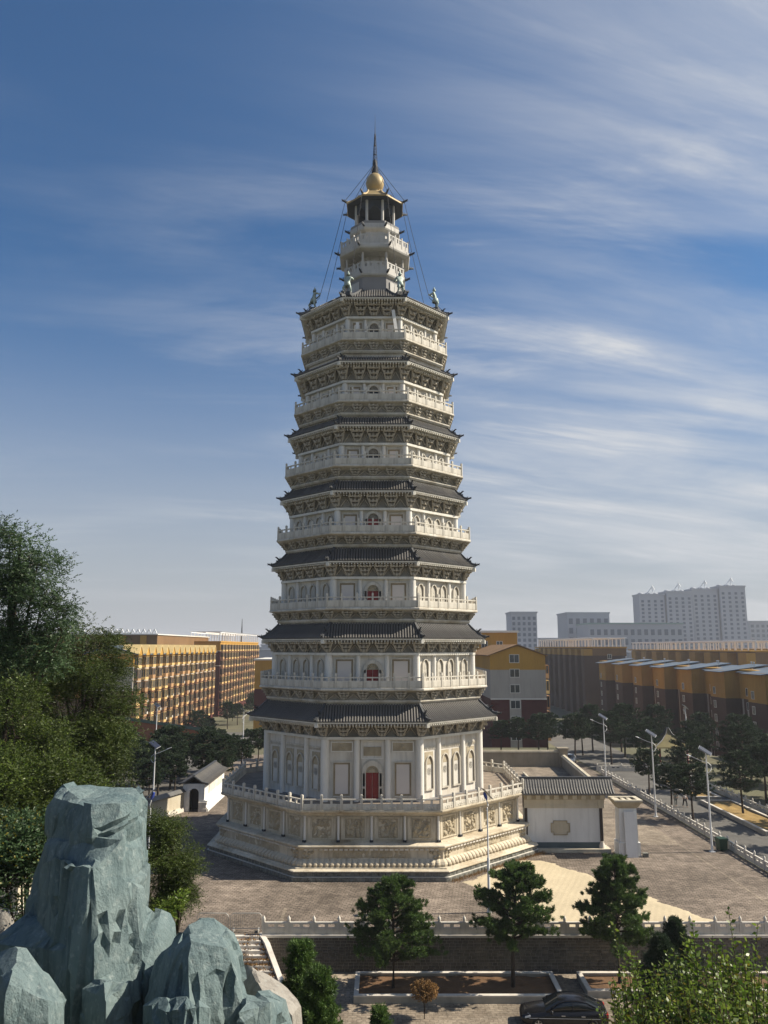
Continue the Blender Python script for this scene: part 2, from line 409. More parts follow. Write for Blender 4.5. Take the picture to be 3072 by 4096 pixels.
def niche(parent, k, u, a, z, w, h, first):
    mt = FM(k, u, a, z)
    po = pointed_arch(w, h); pi = [(x * .80, .10 + zz * (1 - .10 / h * 1.9)) for x, zz in po]
    b = MB(); b.frame(po, pi, -.15, .02); n = b.build('niche', M['rail'], parent, mt)
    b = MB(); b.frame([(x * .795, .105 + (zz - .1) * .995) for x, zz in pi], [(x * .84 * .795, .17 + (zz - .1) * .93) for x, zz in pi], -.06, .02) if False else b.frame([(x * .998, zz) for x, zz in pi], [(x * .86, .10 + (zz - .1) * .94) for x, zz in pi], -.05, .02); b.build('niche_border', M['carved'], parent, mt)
    b = MB(); b.prism([(x * .855, .105 + (zz - .1) * .935) for x, zz in pi], -.02, .02)
    # carved figure inside the niche
    hh = h
    if first:
        b.lathe([(.0, -.10), (.55 * w, -.10), (.62 * w, -.05), (.62 * w, .02)], 14, mtx=Matrix.Translation((0, 0, hh * .52)) @ Matrix.Rotation(R(-90), 4, 'X') @ Matrix.Scale(-1, 4, (0, 0, 1)))
    else:
        for (cx, cz, rx, rz) in ((0, .34, .52, .20), (0, .50, .34, .16), (0, .68, .17, .09), (-.36, .56, .14, .09), (.36, .56, .14, .09)):
            b.lathe([(.0, -.07), (.6, -.06), (1.0, .0)], 8, mtx=Matrix.Translation((cx * w, -.03, cz * hh)) @ Matrix.Diagonal((rx * w, 1, rz * hh, 1)) @ Matrix.Rotation(R(-90), 4, 'X') @ Matrix.Scale(-1, 4, (0, 0, 1)))
    b.build('niche_panel' , M['wallstone' if first else 'rail'], parent, mt)
    if first:
        b = MB()
        # square stained spandrel behind the arch head
        b.box(-w * 1.05, w * 1.05, -.03, .02, h * .72, h * 1.08); b.build('spandrel', M['relief'], parent, mt)

def storey(i, zf, wA, bz, eA, ez, nA, zt, nb, single):
    hgt = bz - zf
    b = MB(); b.oct([(wA, zf - .02), (wA, bz + .3)]); wall = b.build('storey_wall', M['wallstone'], pag)
    b = MB(); b.oct([(wA, bz - .12), (wA + .40, bz - .12), (wA + .40, bz + .10), (wA, bz + .10)], close=True, cap=False); b.build('beam', M['fascia'], wall)
    if i == 0:
        b = MB(); b.oct([(wA, zf - .01), (wA + .22, zf - .01), (wA + .22, zf + .10), (wA + .02, zf + .10)], close=True, cap=False); b.build('plinth_course', M['drum'], wall)
    fw = 2 * wA * T8
    rc = .36 if i == 0 else .33 - .012 * i; ri = .25 if i == 0 else .21 - .008 * i
    cm = MB().lathe([(rc, zf), (rc, bz - .13)], 14, cap=False).mesh('column'); cm.materials.append(M['column'])
    im = MB().lathe([(ri, zf), (ri, bz - .13)], 12, cap=False).mesh('column'); im.materials.append(M['column'])
    for k in range(8):
        link('column', cm, wall, None, CM(k, wA + .04, 0))
    for k in range(8):
        door = (k % 2 == 0)
        off = .165 * fw if door else .205 * fw
        if k in SEEN or k in (2, 6):
            for s in (-1, 1): link('column', im, wall, None, FM(k, s * off, wA + .06, 0))
        if k not in (6, 7, 0, 1, 2): continue
        if door:
            mt = FM(k, 0, wA, zf)
            dh = 2.35 if i == 0 else min(1.55, hgt * .62); dw = .54 - .02 * i if i else .55
            top = dh + dw * 1.02
            po = round_arch(dw * 1.55, top + .42 * dw + (.2 if i == 0 else .05), 14); pi = round_arch(dw, top, 14)
            b = MB(); b.frame(po, pi, -.20, .03); b.frame([(x * 1.08, z * 1.03) for x, z in po], [(x * 1.001, z * 1.001) for x, z in po], -.09, .03); b.build('door_surround', M['rail'], wall, mt)
            for s in (-1, 1):
                b = MB(); b.box(s * dw * 1.3 - .09, s * dw * 1.3 + .09, -.20, -.13, 0, dh * .98)
                b.box(s * dw * 1.3 - .12, s * dw * 1.3 + .12, -.22, -.13, dh * .45, dh * .52); b.build('jamb', M['stone'], wall, mt)
            b = MB(); b.prism(round_arch(dw * .99, dw * 1.02 + .02, 12), -.05, .03, Matrix.Translation((0, 0, dh - .02)))
            for q in range(7):
                t = math.pi * (q + .5) / 7; b.lathe([(.0, -.05), (.055, -.04), (.075, .0)], 6, mtx=Matrix.Translation((.62*dw*math.cos(t), -.05, dh + .62*dw*math.sin(t))) @ Matrix.Rotation(R(90), 4, 'X') @ Matrix.Scale(-1, 4, (0, 0, 1)))
            b.build('tympanum', M['relief' if i < 3 else 'board'], wall, mt)
            dm = M['red'] if i < 4 else M['iron']
            for s in (-1, 1):
                b = MB(); b.box(min(s * .012, s * dw), max(s * .012, s * dw), -.02, .03, .02, dh - .02)
                b.box(s * dw * .5 - dw * .34, s * dw * .5 + dw * .34, -.035, -.02, .12, dh * .45); b.box(s * dw * .5 - dw * .34, s * dw * .5 + dw * .34, -.035, -.02, dh * .52, dh * .93)
                d = b.build('door', dm, wall, mt)
            b = MB(); b.box(-dw * 1.1, dw * 1.1, -.10, .03, -.02, .05); b.build('threshold', M['stone'], wall, mt)
            # side panels
            pu = (off + fw / 2 - rc * .4) / 2
            for s in (-1, 1):
                mt2 = FM(k, s * pu, wA, zf)
                pw = .80 if i == 0 else .26 * (fw / 2 - off); z0 = .35 if i == 0 else .08; z1 = 3.25 if i == 0 else hgt - .38
                pw = .80 if i == 0 else (fw / 2 - off - rc - ri) * .42
                o = [(-pw, z0), (pw, z0), (pw, z1), (-pw, z1)]
                def ins(d): return [(-pw + d, z0 + d), (pw - d, z0 + d), (pw - d, z1 - d), (-pw + d, z1 - d)]
                b = MB(); b.frame(o, ins(.09), -.12, .02); b.build('blind_window_frame', M['rail'], wall, mt2)
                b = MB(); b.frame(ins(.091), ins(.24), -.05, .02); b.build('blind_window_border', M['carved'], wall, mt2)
                b = MB(); b.prism(ins(.242), -.018, .02); b.build('blind_window', M['panelpink'], wall, mt2)
                if i == 0:
                    b = MB(); b.box(-.86, .86, -.05, .02, 4.12, 4.80); b.lathe([(0, -.06), (.16, -.03), (.2, 0)], 8, mtx=Matrix.Translation((0, -.05, 4.46)) @ Matrix.Rotation(R(90), 4, 'X') @ Matrix.Scale(-1, 4, (0, 0, 1)))
                    b.build('plaque', M['relief'], wall, mt2)
                if i == 0:
                    b = MB(); b.frame([(-.95, 4.03), (.95, 4.03), (.95, 4.89), (-.95, 4.89)], [(-.865, 4.115), (.865, 4.115), (.865, 4.805), (-.865, 4.805)], -.07, .02); b.build('plaque_frame', M['column'], wall, mt2)
            if i == 0:
                b = MB(); b.box(-.75, .75, -.06, .02, 3.72, 4.45)
                for q in range(3): b.box(-.68 + q * .46, -.26 + q * .46, -.085, -.06, 3.80, 4.37)
                b.build('plaque', M['relief'], wall, mt)
                b = MB(); b.frame([(-.95, 3.45), (.95, 3.45), (.95, 5.0), (-.95, 5.0)], [(-.86, 3.54), (.86, 3.54), (.86, 4.91), (-.86, 4.91)], -.05, .02); b.build('plaque_frame', M['column'], wall, mt)
        else:
            h = 2.95 if i == 0 else hgt - .42; z0 = zf + (.75 if i == 0 else .02)
            w = .50 if i == 0 else min(.42, h * .30)
            us = [-(off + fw / 2) / 2, -off * .46, off * .46, (off + fw / 2) / 2]
            for u in us: niche(wall, k, u, wA, z0, w, h, i == 0)
            if i == 0:
                b = MB()
                for u0, u1 in ((-fw / 2 + .45, -off - .3), (-off + .3, off - .3), (off + .3, fw / 2 - .45)):
                    n = max(2, int((u1 - u0) / .16))
                    for q in range(n): b.box(u0 + (u1 - u0) * q / n, u0 + (u1 - u0) * (q + .55) / n, -.05, .02, 4.10, 4.28)
                    b.box(u0, u1, -.05, .02, 4.282, 4.40)
                tag(b.build('scalloped_border', M['stone'], wall, FM(k, 0, wA, zf)), kind='stuff')
    eave_under(wall, wA, bz, eA, ez)
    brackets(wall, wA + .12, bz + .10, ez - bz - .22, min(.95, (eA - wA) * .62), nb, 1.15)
    return roof(i, eA, ez, nA, zt, single)

def railing(parent, a, z, h, npan, seen, deck=False):
    """stone balustrade: posts and panels with a gap under the handrail"""
    fw = 2 * a * T8; step = fw / npan
    pw = .105 if deck else .085; ph = h + (.34 if deck else .34)
    pm = MB(); pm.box(-pw, pw, -pw, pw, 0, h + .02); pm.box(-pw * .7, pw * .7, -pw * .7, pw * .7, h + .02, h + .07)
    pm.box(-pw * .95, pw * .95, -pw * .95, pw * .95, h + .07, ph - .04); pm.box(-pw * .6, pw * .6, -pw * .6, pw * .6, ph - .04, ph)
    ps = pm.mesh('rail_post'); ps.materials.append(M['rail'])
    w = step / 2 - pw
    nm = MB(); solid = h * (.56 if deck else .66)
    nm.box(-w, w, -.05, .05, .02, solid); nm.box(-w * .86, w * .86, -.065, -.05, .08, solid - .08)
    if deck:                     # carved relief on the panel
        for q in range(9):
            cx = rnd.uniform(-.7, .7) * w; cz = rnd.uniform(.2, .8) * solid; r_ = rnd.uniform(.05, .11)
            nm.lathe([(0, -.03), (r_ * .7, -.02), (r_, 0)], 6, mtx=Matrix.Translation((cx, -.065, cz)) @ Matrix.Rotation(R(90), 4, 'X') @ Matrix.Scale(-1, 4, (0, 0, 1)))
    nm.box(-w, w, -.07, .07, h - .10, h)
    if deck: nm.box(-.09, .09, -.05, .05, solid, h - .10)
    else: nm.box(-.05, .05, -.04, .04, solid, h - .10)
    ns = nm.mesh('rail_panel'); ns.materials.append(M['rail'])
    rest = MB()
    for k in range(8):
        for q in range(npan):
            u = -fw / 2 + step * (q + .5)
            if k in seen: link('rail_panel', ns, parent, None, FM(k, u, a - .12, z))
            else: rest.add(nm.v, nm.f, FM(k, u, a - .12, z))
            if q:
                if k in seen: link('rail_post', ps, parent, None, FM(k, u - step / 2, a - .12, z))
                else: rest.add(pm.v, pm.f, FM(k, u - step / 2, a - .12, z))
        if k in seen or (k + 1) % 8 in seen: link('rail_post', ps, parent, None, CM(k, a - .12, z))
        else: rest.add(pm.v, pm.f, CM(k, a - .12, z))
    if rest.v: tag(rest.build('rear_railing', M['rail'], parent), kind='stuff')

zf = [5.1, 14.5, 21.45, 28.25, 34.65, 41.1, 47.5]
wA = [9.75, 9.25, 8.55, 7.92, 7.22, 6.65, 6.15]
bz = [10.3, 17.4, 24.15, 30.55, 36.9, 43.25, 50.0]
eA = [11.4, 10.5, 9.75, 9.1, 8.5, 8.0, 7.6]
ez = [11.6, 18.6, 25.45, 32.0, 38.4, 44.85, 51.5]
nA = [9.85, 9.05, 8.45, 8.02, 7.42, 6.85, 3.15]
zt = [13.05, 20.05, 26.85, 33.2, 39.5, 45.75, 54.45]
band = [13.4, 20.4, 27.15, 33.6, 39.9, 46.35]
slabA = [None, 10.62, 9.90, 9.40, 8.78, 8.02, 7.45]
NB = [4, 4, 4, 3, 3, 3, 3]; NBB = [None, 4, 4, 4, 3, 3, 3]; NP = [7, 7, 6, 6, 5, 5, 5]
for i in range(7):
    storey(i, zf[i], wA[i], bz[i], eA[i], ez[i], nA[i], zt[i], NB[i], i < 2)
    if i:
        n = nA[i - 1]; bd = band[i - 1]; sA = slabA[i]; zs = zf[i] - .30
        b = MB(); b.oct([(n - .15, zt[i-1] - .3), (n - .15, bd - .2), (n + .06, bd - .2), (n + .18, bd - .05), (n + .18, bd + .06), (n - .02, bd + .08), (n + .02, zs - .1), (sA - .35, zs), (sA - .05, zs + .08), (sA + .04, zs + .12), (sA + .04, zs + .24), (sA - .02, zs + .30), (wA[i] - .2, zs + .30)], cap=False)
        bal = b.build('balcony', M['stone'], pag)
        b = MB(); b.oct([(n + .0, bd + .10), (n + .035, zs - .12)], cap=False); b.build('bracket_board', M['board'], bal)
        brackets(bal, n + .04, bd + .08, zs - bd - .10, (sA - n) * .66, NBB[i], .95)
        railing(bal, sA, zf[i], .95, NP[i], SEEN)

# base: sumeru plinth, carved die, deck with balustrade
b = MB(); b.oct([(12.93, 2.5), (12.93, 4.55), (13.15, 4.62), (13.2, 4.75), (13.62, 4.90), (13.68, 5.0), (13.68, 5.09), (13.3, 5.09)], cap=False)
base = b.build('base', M['basestone'], pag)
b = MB(); b.oct([(13.31, 5.086), (9.5, 5.088)], cap=False); b.build('deck', M['deck'], base)
b = MB(); b.oct([(12.9, 2.56), (13.98, 2.50), (14.02, 2.44), (14.0, 2.34), (13.86, 2.26), (13.72, 2.12), (13.70, 1.55), (13.72, 1.45)], cap=False); b.build('cornice', M['basestone'], base)
b = MB(); b.oct([(13.72, 1.45), (13.95, 1.30), (14.06, 1.12), (14.02, .94), (14.26, .92), (14.28, .84), (14.60, .80), (14.66, .76), (14.66, .70), (14.4, .69)], cap=False); b.build('lotus_moulding', M['basestone'], base)
# petals
pm = MB()
prf = [(13.66, 1.46), (13.86, 1.37), (14.03, 1.25), (14.125, 1.10), (14.08, .95)]
rg = []
for a, z in prf: rg.append([(-.155, -a - .03, z), (-.06, -a - .085, z + .012), (.06, -a - .085, z + .012), (.155, -a - .03, z), (.155, -a + .12, z - .05), (-.155, -a + .12, z - .05)])
pm.rings(rg, True); ps = pm.mesh('lotus_petal'); ps.materials.append(M['basestone'])
rest = MB()
for k in range(8):
    hw = 13.95 * T8
    for u in half_rows(hw - .15, 0, .44):
        if k in SEEN: link('lotus_petal', ps, base, None, FM(k, u, 0, 0))
        else: rest.add(pm.v, pm.f, FM(k, u, 0, 0))
tag(rest.build('lotus_petals', M['wallstone'], base), kind='stuff')
# dentils and carved waist panels
dn = MB()
for k in range(8):
    for u in half_rows(13.85 * T8 - .2, 0, .40): dn.box(u - .14, u + .14, -13.93, -13.7, 2.13, 2.25, FM(k, 0, 0, 0))
tag(dn.build('dentils', M['wallstone'], base), kind='stuff')
def relief_fn(w, h, seed, amp, sc):
    def fn(s, t):
        x = (s - .5) * w; z = t * h
        e = min(s, 1 - s, t, 1 - t) * 8; e = max(0, min(1, e))
        n = mnoise.turbulence(Vector((x * sc + seed * 7.3, z * sc, seed)), 4, False)
        n2 = abs(mnoise.noise(Vector((x * sc * .8 + seed, z * sc * .45, seed * 3.1))))
        return (x, -amp * e * (n * .7 + n2 * 1.2), z)
    return fn
for k in range(8):
    if k in SEEN:
        for (u, w) in ((0, 6.2),):
            me = grid_mesh('waist_relief', relief_fn(w, .58, k + 2, .09, 2.2), 80, 8); me.materials.append(M['relief'])
            link('waist_relief', me, base, None, FM(k, u, 13.71, 1.54))
    for s in (-1, 1):            # corner scroll brackets
        bb = MB()
        for (x, z, r_) in ((.35, 1.95, .17), (.75, 1.9, .15), (.35, 1.62, .14), (.66, 1.6, .12), (1.0, 1.97, .12)):
            bb.lathe([(0, -.10), (r_ * .7, -.08), (r_, 0)], 8, mtx=Matrix.Translation((-s * x, 0, z)) @ Matrix.Rotation(R(90), 4, 'X') @ Matrix.Scale(-1, 4, (0, 0, 1)))
        if k in SEEN: bb.build('corner_scroll', M['relief'], base, FM(k, s * 13.72 * T8, 13.72, 0))
# die: pilasters and relief panels
pil = MB().lathe([(.10, 2.60), (.10, 4.56)], 8, cap=False).mesh('pilaster'); pil.materials.append(M['column'])
ft = MB().box(-.14, .14, -.16, .05, 2.565, 2.72).mesh('pilaster_foot'); ft.materials.append(M['iron'])
fw = 2 * 12.93 * T8
for k in range(8):
    if k in (4, 3, 5): continue
    npn = 4; st = fw / npn
    for q in range(npn):
        u = -fw / 2 + st * (q + .5)
        mt = FM(k, u, 12.93, 2.75)
        w = .92; o = [(-1.12, 0.0), (1.12, 0.0), (1.12, 1.72), (-1.12, 1.72)]; inn = [(-w + .12, .10), (w - .12, .10), (w - .12, 1.60), (-w + .12, 1.60)]
        b = MB(); b.frame(o, [(-w - .02, .03), (w + .02, .03), (w + .02, 1.68), (-w - .02, 1.68)], -.07, .02)
        b.frame([(-w - .018, .032), (w + .018, .032), (w + .018, 1.678), (-w - .018, 1.678)], inn, -.035, .02)
        fr = b.build('panel_frame', M['basestone'], base, mt)
        me = grid_mesh('relief_panel', relief_fn(1.56, 1.48, k * 5 + q + 1, .20, 3.4), 36, 34); me.materials.append(M['relief'])
        link('relief_panel', me, base, None, mt @ Matrix.Translation((0, -.004, .11)))
        if q: 
            link('pilaster', pil, base, None, FM(k, u - st / 2, 13.0, 0)); link('pilaster_foot', ft, base, None, FM(k, u - st / 2, 13.0, 0))
    link('pilaster', pil, base, None, CM(k, 13.0, 0)); link('pilaster_foot', ft, base, None, CM(k, 13.0, 0))
# two rough stone courses
for c, (a, z0, z1) in enumerate(((14.66, -.02, .32), (14.56, .36, .69))):
    rs = MB(); hid = MB(); rs.oct([(a - .1, z0), (a - .1, z1 + .02)], cap=False)
    cr = rs.build('plinth_core', M['stone'], base)
    hw = a * T8
    for k in range(8):
        u = -hw
        while u < hw - .05:
            L_ = rnd.uniform(.38, .72); u1 = min(hw, u + L_)
            if hw - u1 < .25: u1 = hw
            bb = MB(); n = 3; vs = []
            cols = 4; j = lambda: rnd.uniform(-.045, .03)
            top = []; 
            for ii in range(cols + 1):
                x = u + .012 + (u1 - u - .024) * ii / cols; ed = ii in (0, cols)
                top.append([(x, .0 if not ed else .0, z0 + .01), (x, (-.05 + j()) if not ed else -.02, z0 + .05), (x, (-.06 + j()) if not ed else -.02, z1 - .05), (x, 0, z1 - .01)])
            vs = [p for cl in top for p in cl]
            fs = [(ii * 4 + q, ii * 4 + 4 + q, ii * 4 + 5 + q, ii * 4 + 1 + q) for ii in range(cols) for q in range(3)]
            bb.add(vs, fs)
            mt = FM(k, 0, a - .05, 0)
            if k in SEEN: bb.build('plinth_stone', M['rough'], base, mt)
            else: hid.add(bb.v, bb.f, mt)
            u = u1
    tag(hid.build('rear_plinth_stones', M['rough'], base), kind='stuff')
b = MB(); b.oct([(14.35, .325), (14.66, .33), (14.66, .352), (14.3, .358)], cap=False); b.build('white_course', M['fascia'], base)
railing(base, 13.62, 5.09, .86, 7, (6, 7, 0, 1, 2), deck=True)

# crown of the tower: drum, two small balconies, open pavilion, gold ball, mast
cr = MB(); cr.oct([(3.0, 53.6), (2.95, 56.2)]); cr = cr.build('drum', M['drum'], pag)
for k in range(8):
    if k % 2 == 1:
        b = MB(); b.box(-.75, .75, -.06, .02, 54.2, 55.6); b.build('drum_panel', M['pale'], cr, FM(k, 0, 3.02, 0))
b = MB(); b.oct([(2.9, 56.0), (3.2, 56.15), (3.26, 56.3), (3.26, 56.7), (2.2, 56.7)], cap=False); tb = b.build('top_balcony', M['pale'], pag)
def parapet(parent, a, z, h, n):
    for k in range(8):
        fw_ = 2 * a * T8; b = MB(); st = fw_ / n
        b.box(-fw_ / 2 + .02, fw_ / 2 - .02, -.05, .05, 0, h * .45); b.box(-fw_ / 2 + .02, fw_ / 2 - .02, -.06, .06, h - .14, h)
        for q in range(n):
            x0 = -fw_ / 2 + st * q + .02
            for e0, e1 in ((0, .22), (.40, .60), (.78, .97)):
                b.box(x0 + st * e0, x0 + st * e1, -.045, .045, h * .45, h - .14)
        b.build('rail_panel', M['pale'], parent, FM(k, 0, a - .06, z))
        for q in range(n): 
            b = MB(); b.box(-.06, .06, -.085, .085, 0, h + .22); b.build('rail_post', M['pale'], parent, FM(k, -fw_ / 2 + st * q + (.03 if q == 0 else 0), a - .06, z))
parapet(tb, 3.18, 56.7, .95, 2)
b = MB(); b.oct([(1.9, 56.7), (1.9, 58.9)]); b.build('inner_wall', M['pale'], tb)
for k in range(8):
    b = MB(); b.lathe([(.14, 56.7), (.14, 58.8)], 8, cap=False); b.build('column', M['pale'], tb, CM(k, 2.95, 0))
    for s in (-1, 1): 
        b = MB(); b.add([(0, 0, 0), (.06, 0, 0), (.06, -.9, .28), (0, -.9, .28), (0, 0, .12), (.06, 0, .12), (.06, -.9, .4), (0, -.9, .4)], BOXF); b.build('strut', M['pale'], tb, FM(k, s * .5, 2.0, 58.4))
b = MB(); b.oct([(1.8, 58.85), (3.3, 58.80), (3.68, 58.95), (3.74, 59.1), (3.74, 59.38), (3.62, 59.48), (2.2, 59.48)], cap=False); tb2 = b.build('upper_balcony', M['pale'], pag)
parapet(tb2, 3.62, 59.48, 1.05, 3)
for k in range(8): link('dragon_head', DRAG, tb2, None, CM(k, 3.84, 59.2)); link('dragon_head', DRAG, tb, None, CM(k, 3.34, 56.4))
b = MB(); b.oct([(2.25, 59.4), (2.25, 61.5), (2.62, 61.65), (2.70, 61.8), (2.66, 62.3), (2.3, 62.4), (1.2, 62.4)], cap=False); tb3 = b.build('pavilion_base', M['pale'], pag)
for k in range(8): link('dragon_head', DRAG, tb3, None, CM(k, 2.78, 61.95))
b = MB(); b.oct([(2.60, 62.3), (2.60, 62.62), (2.50, 62.62), (2.5, 62.3)], close=True, cap=False); b.build('parapet', M['drum'], tb3)
for k in range(8):
    b = MB(); b.lathe([(.15, 62.4), (.15, 65.35)], 10, cap=False); b.build('column', M['pale'], tb3, CM(k, 2.02, 0))
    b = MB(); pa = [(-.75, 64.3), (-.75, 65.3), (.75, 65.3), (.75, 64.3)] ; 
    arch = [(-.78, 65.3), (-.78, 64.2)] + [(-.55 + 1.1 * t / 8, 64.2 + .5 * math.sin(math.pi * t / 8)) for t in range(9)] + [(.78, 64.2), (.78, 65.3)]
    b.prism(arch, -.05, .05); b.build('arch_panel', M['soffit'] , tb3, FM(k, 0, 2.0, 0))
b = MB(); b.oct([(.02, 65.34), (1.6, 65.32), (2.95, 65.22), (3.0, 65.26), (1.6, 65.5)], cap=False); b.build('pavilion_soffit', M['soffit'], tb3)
b = MB(); b.oct([(2.98, 65.24), (3.04, 65.26), (3.04, 65.40), (2.5, 65.72), (2.05, 66.1), (1.72, 66.62), (1.0, 66.75)], cap=False); gr = b.build('gold_roof', M['gold'], pag)
for k in range(8):
    rb = MB(); rg = []
    for a, z in ((3.08, 65.36), (2.5, 65.70), (2.05, 66.08), (1.74, 66.6)): rg.append([(-.10, -a / C8, z), (.10, -a / C8, z), (.08, -a / C8, z + .17), (-.08, -a / C8, z + .17)])
    rb.rings(rg, True); rb.build('hip_ridge', M['gold'], gr, CM(k, 0, 0))
    link('dragon_head', DRAG, gr, None, CM(k, 3.14, 65.5))
b = MB(); b.lathe([(1.1, 66.6), (1.05, 66.9), (.62, 67.15), (.58, 67.45)] + [(1.0 * math.cos(t), 68.5 + 1.18 * math.sin(t)) for t in [R(d) for d in range(-58, 76, 12)]] + [(.30, 69.85)], 24); b.build('ball', M['gold'], gr)
b = MB(); b.lathe([(.40, 69.65), (.32, 70.4), (.20, 71.1), (.14, 71.4)], 12); mast = b.build('mast', M['iron'], pag)
b = MB()
for q in range(3):
    t = 2 * math.pi * q / 3 + .5
    b.tube([(.30 * math.cos(t), .30 * math.sin(t), 70.9), (.06 * math.cos(t), .06 * math.sin(t), 74.6)], .03, 5)
    for j in range(10):
        z = 70.95 + j * .36; r0 = .30 - .24 * (z - 70.9) / 3.7; r1 = .30 - .24 * (z + .36 - 70.9) / 3.7; t2 = t + 2 * math.pi / 3
        b.tube([(r0 * math.cos(t), r0 * math.sin(t), z), (r1 * math.cos(t2), r1 * math.sin(t2), z + .36)], .017, 4)
        b.tube([(r0 * math.cos(t), r0 * math.sin(t), z), (r0 * math.cos(t2), r0 * math.sin(t2), z)], .017, 4)
b.tube([(0, 0, 74.4), (0, 0, 75.6), (0, 0, 77.0)], [.05, .025, .008], 5)
for z in (72.0, 73.1, 74.0): b.lathe([(.10, z), (.13, z + .06), (.10, z + .12)], 8)
b.build('lattice', M['iron'], mast)
# ------------------------------------------------------------------ ground, plaza, street, hill
def smooth(a, b, x):
    t = max(0.0, min(1.0, (x - a) / (b - a))); return t * t * (3 - 2 * t)
def pave(name, c1, c2, mortar, bw, bh, rot=0.0, bump=0.5, var=0.35, msize=0.012):
    m = bpy.data.materials.new(name); m.use_nodes = True; nt = m.node_tree; N = nt.nodes; L = nt.links
    b = N['Principled BSDF']; b.inputs['Roughness'].default_value = 0.9; b.inputs['Specular IOR Level'].default_value = 0.15
    tc = N.new('ShaderNodeTexCoord'); mp = N.new('ShaderNodeMapping'); mp.inputs['Rotation'].default_value = (0, 0, R(rot)); L.new(tc.outputs['Object'], mp.inputs[0])
    br = N.new('ShaderNodeTexBrick'); br.inputs['Scale'].default_value = 1.0
    br.inputs['Brick Width'].default_value = bw; br.inputs['Row Height'].default_value = bh; br.inputs['Mortar Size'].default_value = msize
    br.inputs['Color1'].default_value = (*c1, 1); br.inputs['Color2'].default_value = (*c2, 1); br.inputs['Mortar'].default_value = (*mortar, 1)
    L.new(mp.outputs[0], br.inputs['Vector'])
    cur = br.outputs['Color']
    for sc, lo, hi in ((0.13, 1 - var, 1 + var), (0.9, 1 - var * .8, 1 + var * .8), (5.0, 1 - var * .9, 1 + var * .9)):
        nz = N.new('ShaderNodeTexNoise'); nz.inputs['Scale'].default_value = sc; nz.inputs['Detail'].default_value = 6; L.new(tc.outputs['Object'], nz.inputs['Vector'])
        mr = N.new('ShaderNodeMapRange'); mr.inputs['From Min'].default_value = .3; mr.inputs['From Max'].default_value = .7; mr.inputs['To Min'].default_value = lo; mr.inputs['To Max'].default_value = hi
        L.new(nz.outputs['Fac'], mr.inputs['Value'])
        mx = N.new('ShaderNodeMix'); mx.data_type = 'RGBA'; mx.blend_type = 'MULTIPLY'; mx.inputs[0].default_value = 1
        L.new(cur, mx.inputs[6]); L.new(mr.outputs[0], mx.inputs[7]); cur = mx.outputs[2]
    L.new(cur, b.inputs['Base Color'])
    bp = N.new('ShaderNodeBump'); bp.inputs['Strength'].default_value = bump; bp.inputs['Distance'].default_value = 0.02
    L.new(nz.outputs['Fac'], bp.inputs['Height']); L.new(bp.outputs[0], b.inputs['Normal'])
    return m
M['paving'] = pave('paving', (0.225, 0.185, 0.15), (0.145, 0.118, 0.096), (0.06, 0.05, 0.04), 0.46, 0.23, 8, msize=.02)
M['paving2'] = pave('paving2', (0.25, 0.21, 0.165), (0.19, 0.155, 0.12), (0.10, 0.085, 0.065), 0.5, 0.25, 0)
M['asphalt'] = mat('asphalt', (0.105, 0.10, 0.092), 0.9, 0.25, 0.4, bump=0.2, bscale=30, fine=0.1)
M['ground'] = mat('ground', (0.10, 0.10, 0.06), 0.95, 0.45, 0.05, (0.16, 0.135, 0.09), 0.5, (0.06, 0.06, 1), 0.3, 2)
M['soil'] = mat('soil', (0.15, 0.085, 0.045), 0.95, 0.35, 0.8, (0.06, 0.04, 0.025), 0.5, (0.8, 0.8, 1), 0.6, 6)
M['drygrass'] = mat('drygrass', (0.30, 0.20, 0.075), 0.95, 0.3, 0.7, (0.16, 0.11, 0.04), 0.5, (0.6, 0.6, 1), 0.6, 6)
M['hill'] = mat('hill', (0.07, 0.075, 0.035), 0.95, 0.5, 0.5, bump=0.6, bscale=3)
M['white'] = mat('white', (0.68, 0.68, 0.67), 0.8, 0.05, 0.3, (0.42, 0.40, 0.36), 0.35, (0.5, 0.5, 0.15), 0.03, 10)
M['cream'] = mat('cream', (0.52, 0.47, 0.37), 0.8, 0.1, 0.5, (0.3, 0.24, 0.15), 0.4, (0.7, 0.7, 0.3), 0.08, 10)
M['courtstone'] = mat('courtstone', (0.27, 0.235, 0.18), 0.85, 0.15, 0.5, (0.17, 0.14, 0.10), 0.4, (0.5, 0.5, 0.3), 0.1, 8)
M['slate'] = mat('slate', (0.06, 0.085, 0.095), 0.7, 0.15, 0.6)
M['darkwood'] = mat('darkwood', (0.045, 0.033, 0.028), 0.6, 0.2, 1)
M['brick'] = mat('brick', (0.125, 0.112, 0.096), 0.92, 0.35, 1.4, (0.05, 0.047, 0.04), 0.6, (0.7, 0.7, 0.25), 0.5, 18, island=0.28)
M['mortar'] = mat('mortar', (0.33, 0.31, 0.27), 0.95, 0.2, 1.2)
M['curb'] = mat('curb', (0.62, 0.58, 0.52), 0.8, 0.15, 1.2, (0.3, 0.25, 0.2), 0.35, (1, 1, 1), 0.1, 10)
M['pole'] = mat('pole', (0.60, 0.61, 0.62), 0.45, 0.04, 1, spec=0.5)
M['solar'] = mat('solar', (0.02, 0.025, 0.045), 0.25, 0.1, 2, spec=0.6)
M['blue'] = mat('blue', (0.03, 0.06, 0.30), 0.3, spec=0.5)
M['lens'] = mat('lens', (0.62, 0.64, 0.68), 0.3, spec=0.5)
M['metal'] = mat('metal', (0.42, 0.42, 0.40), 0.5, 0.2, 2, metal=0.4)

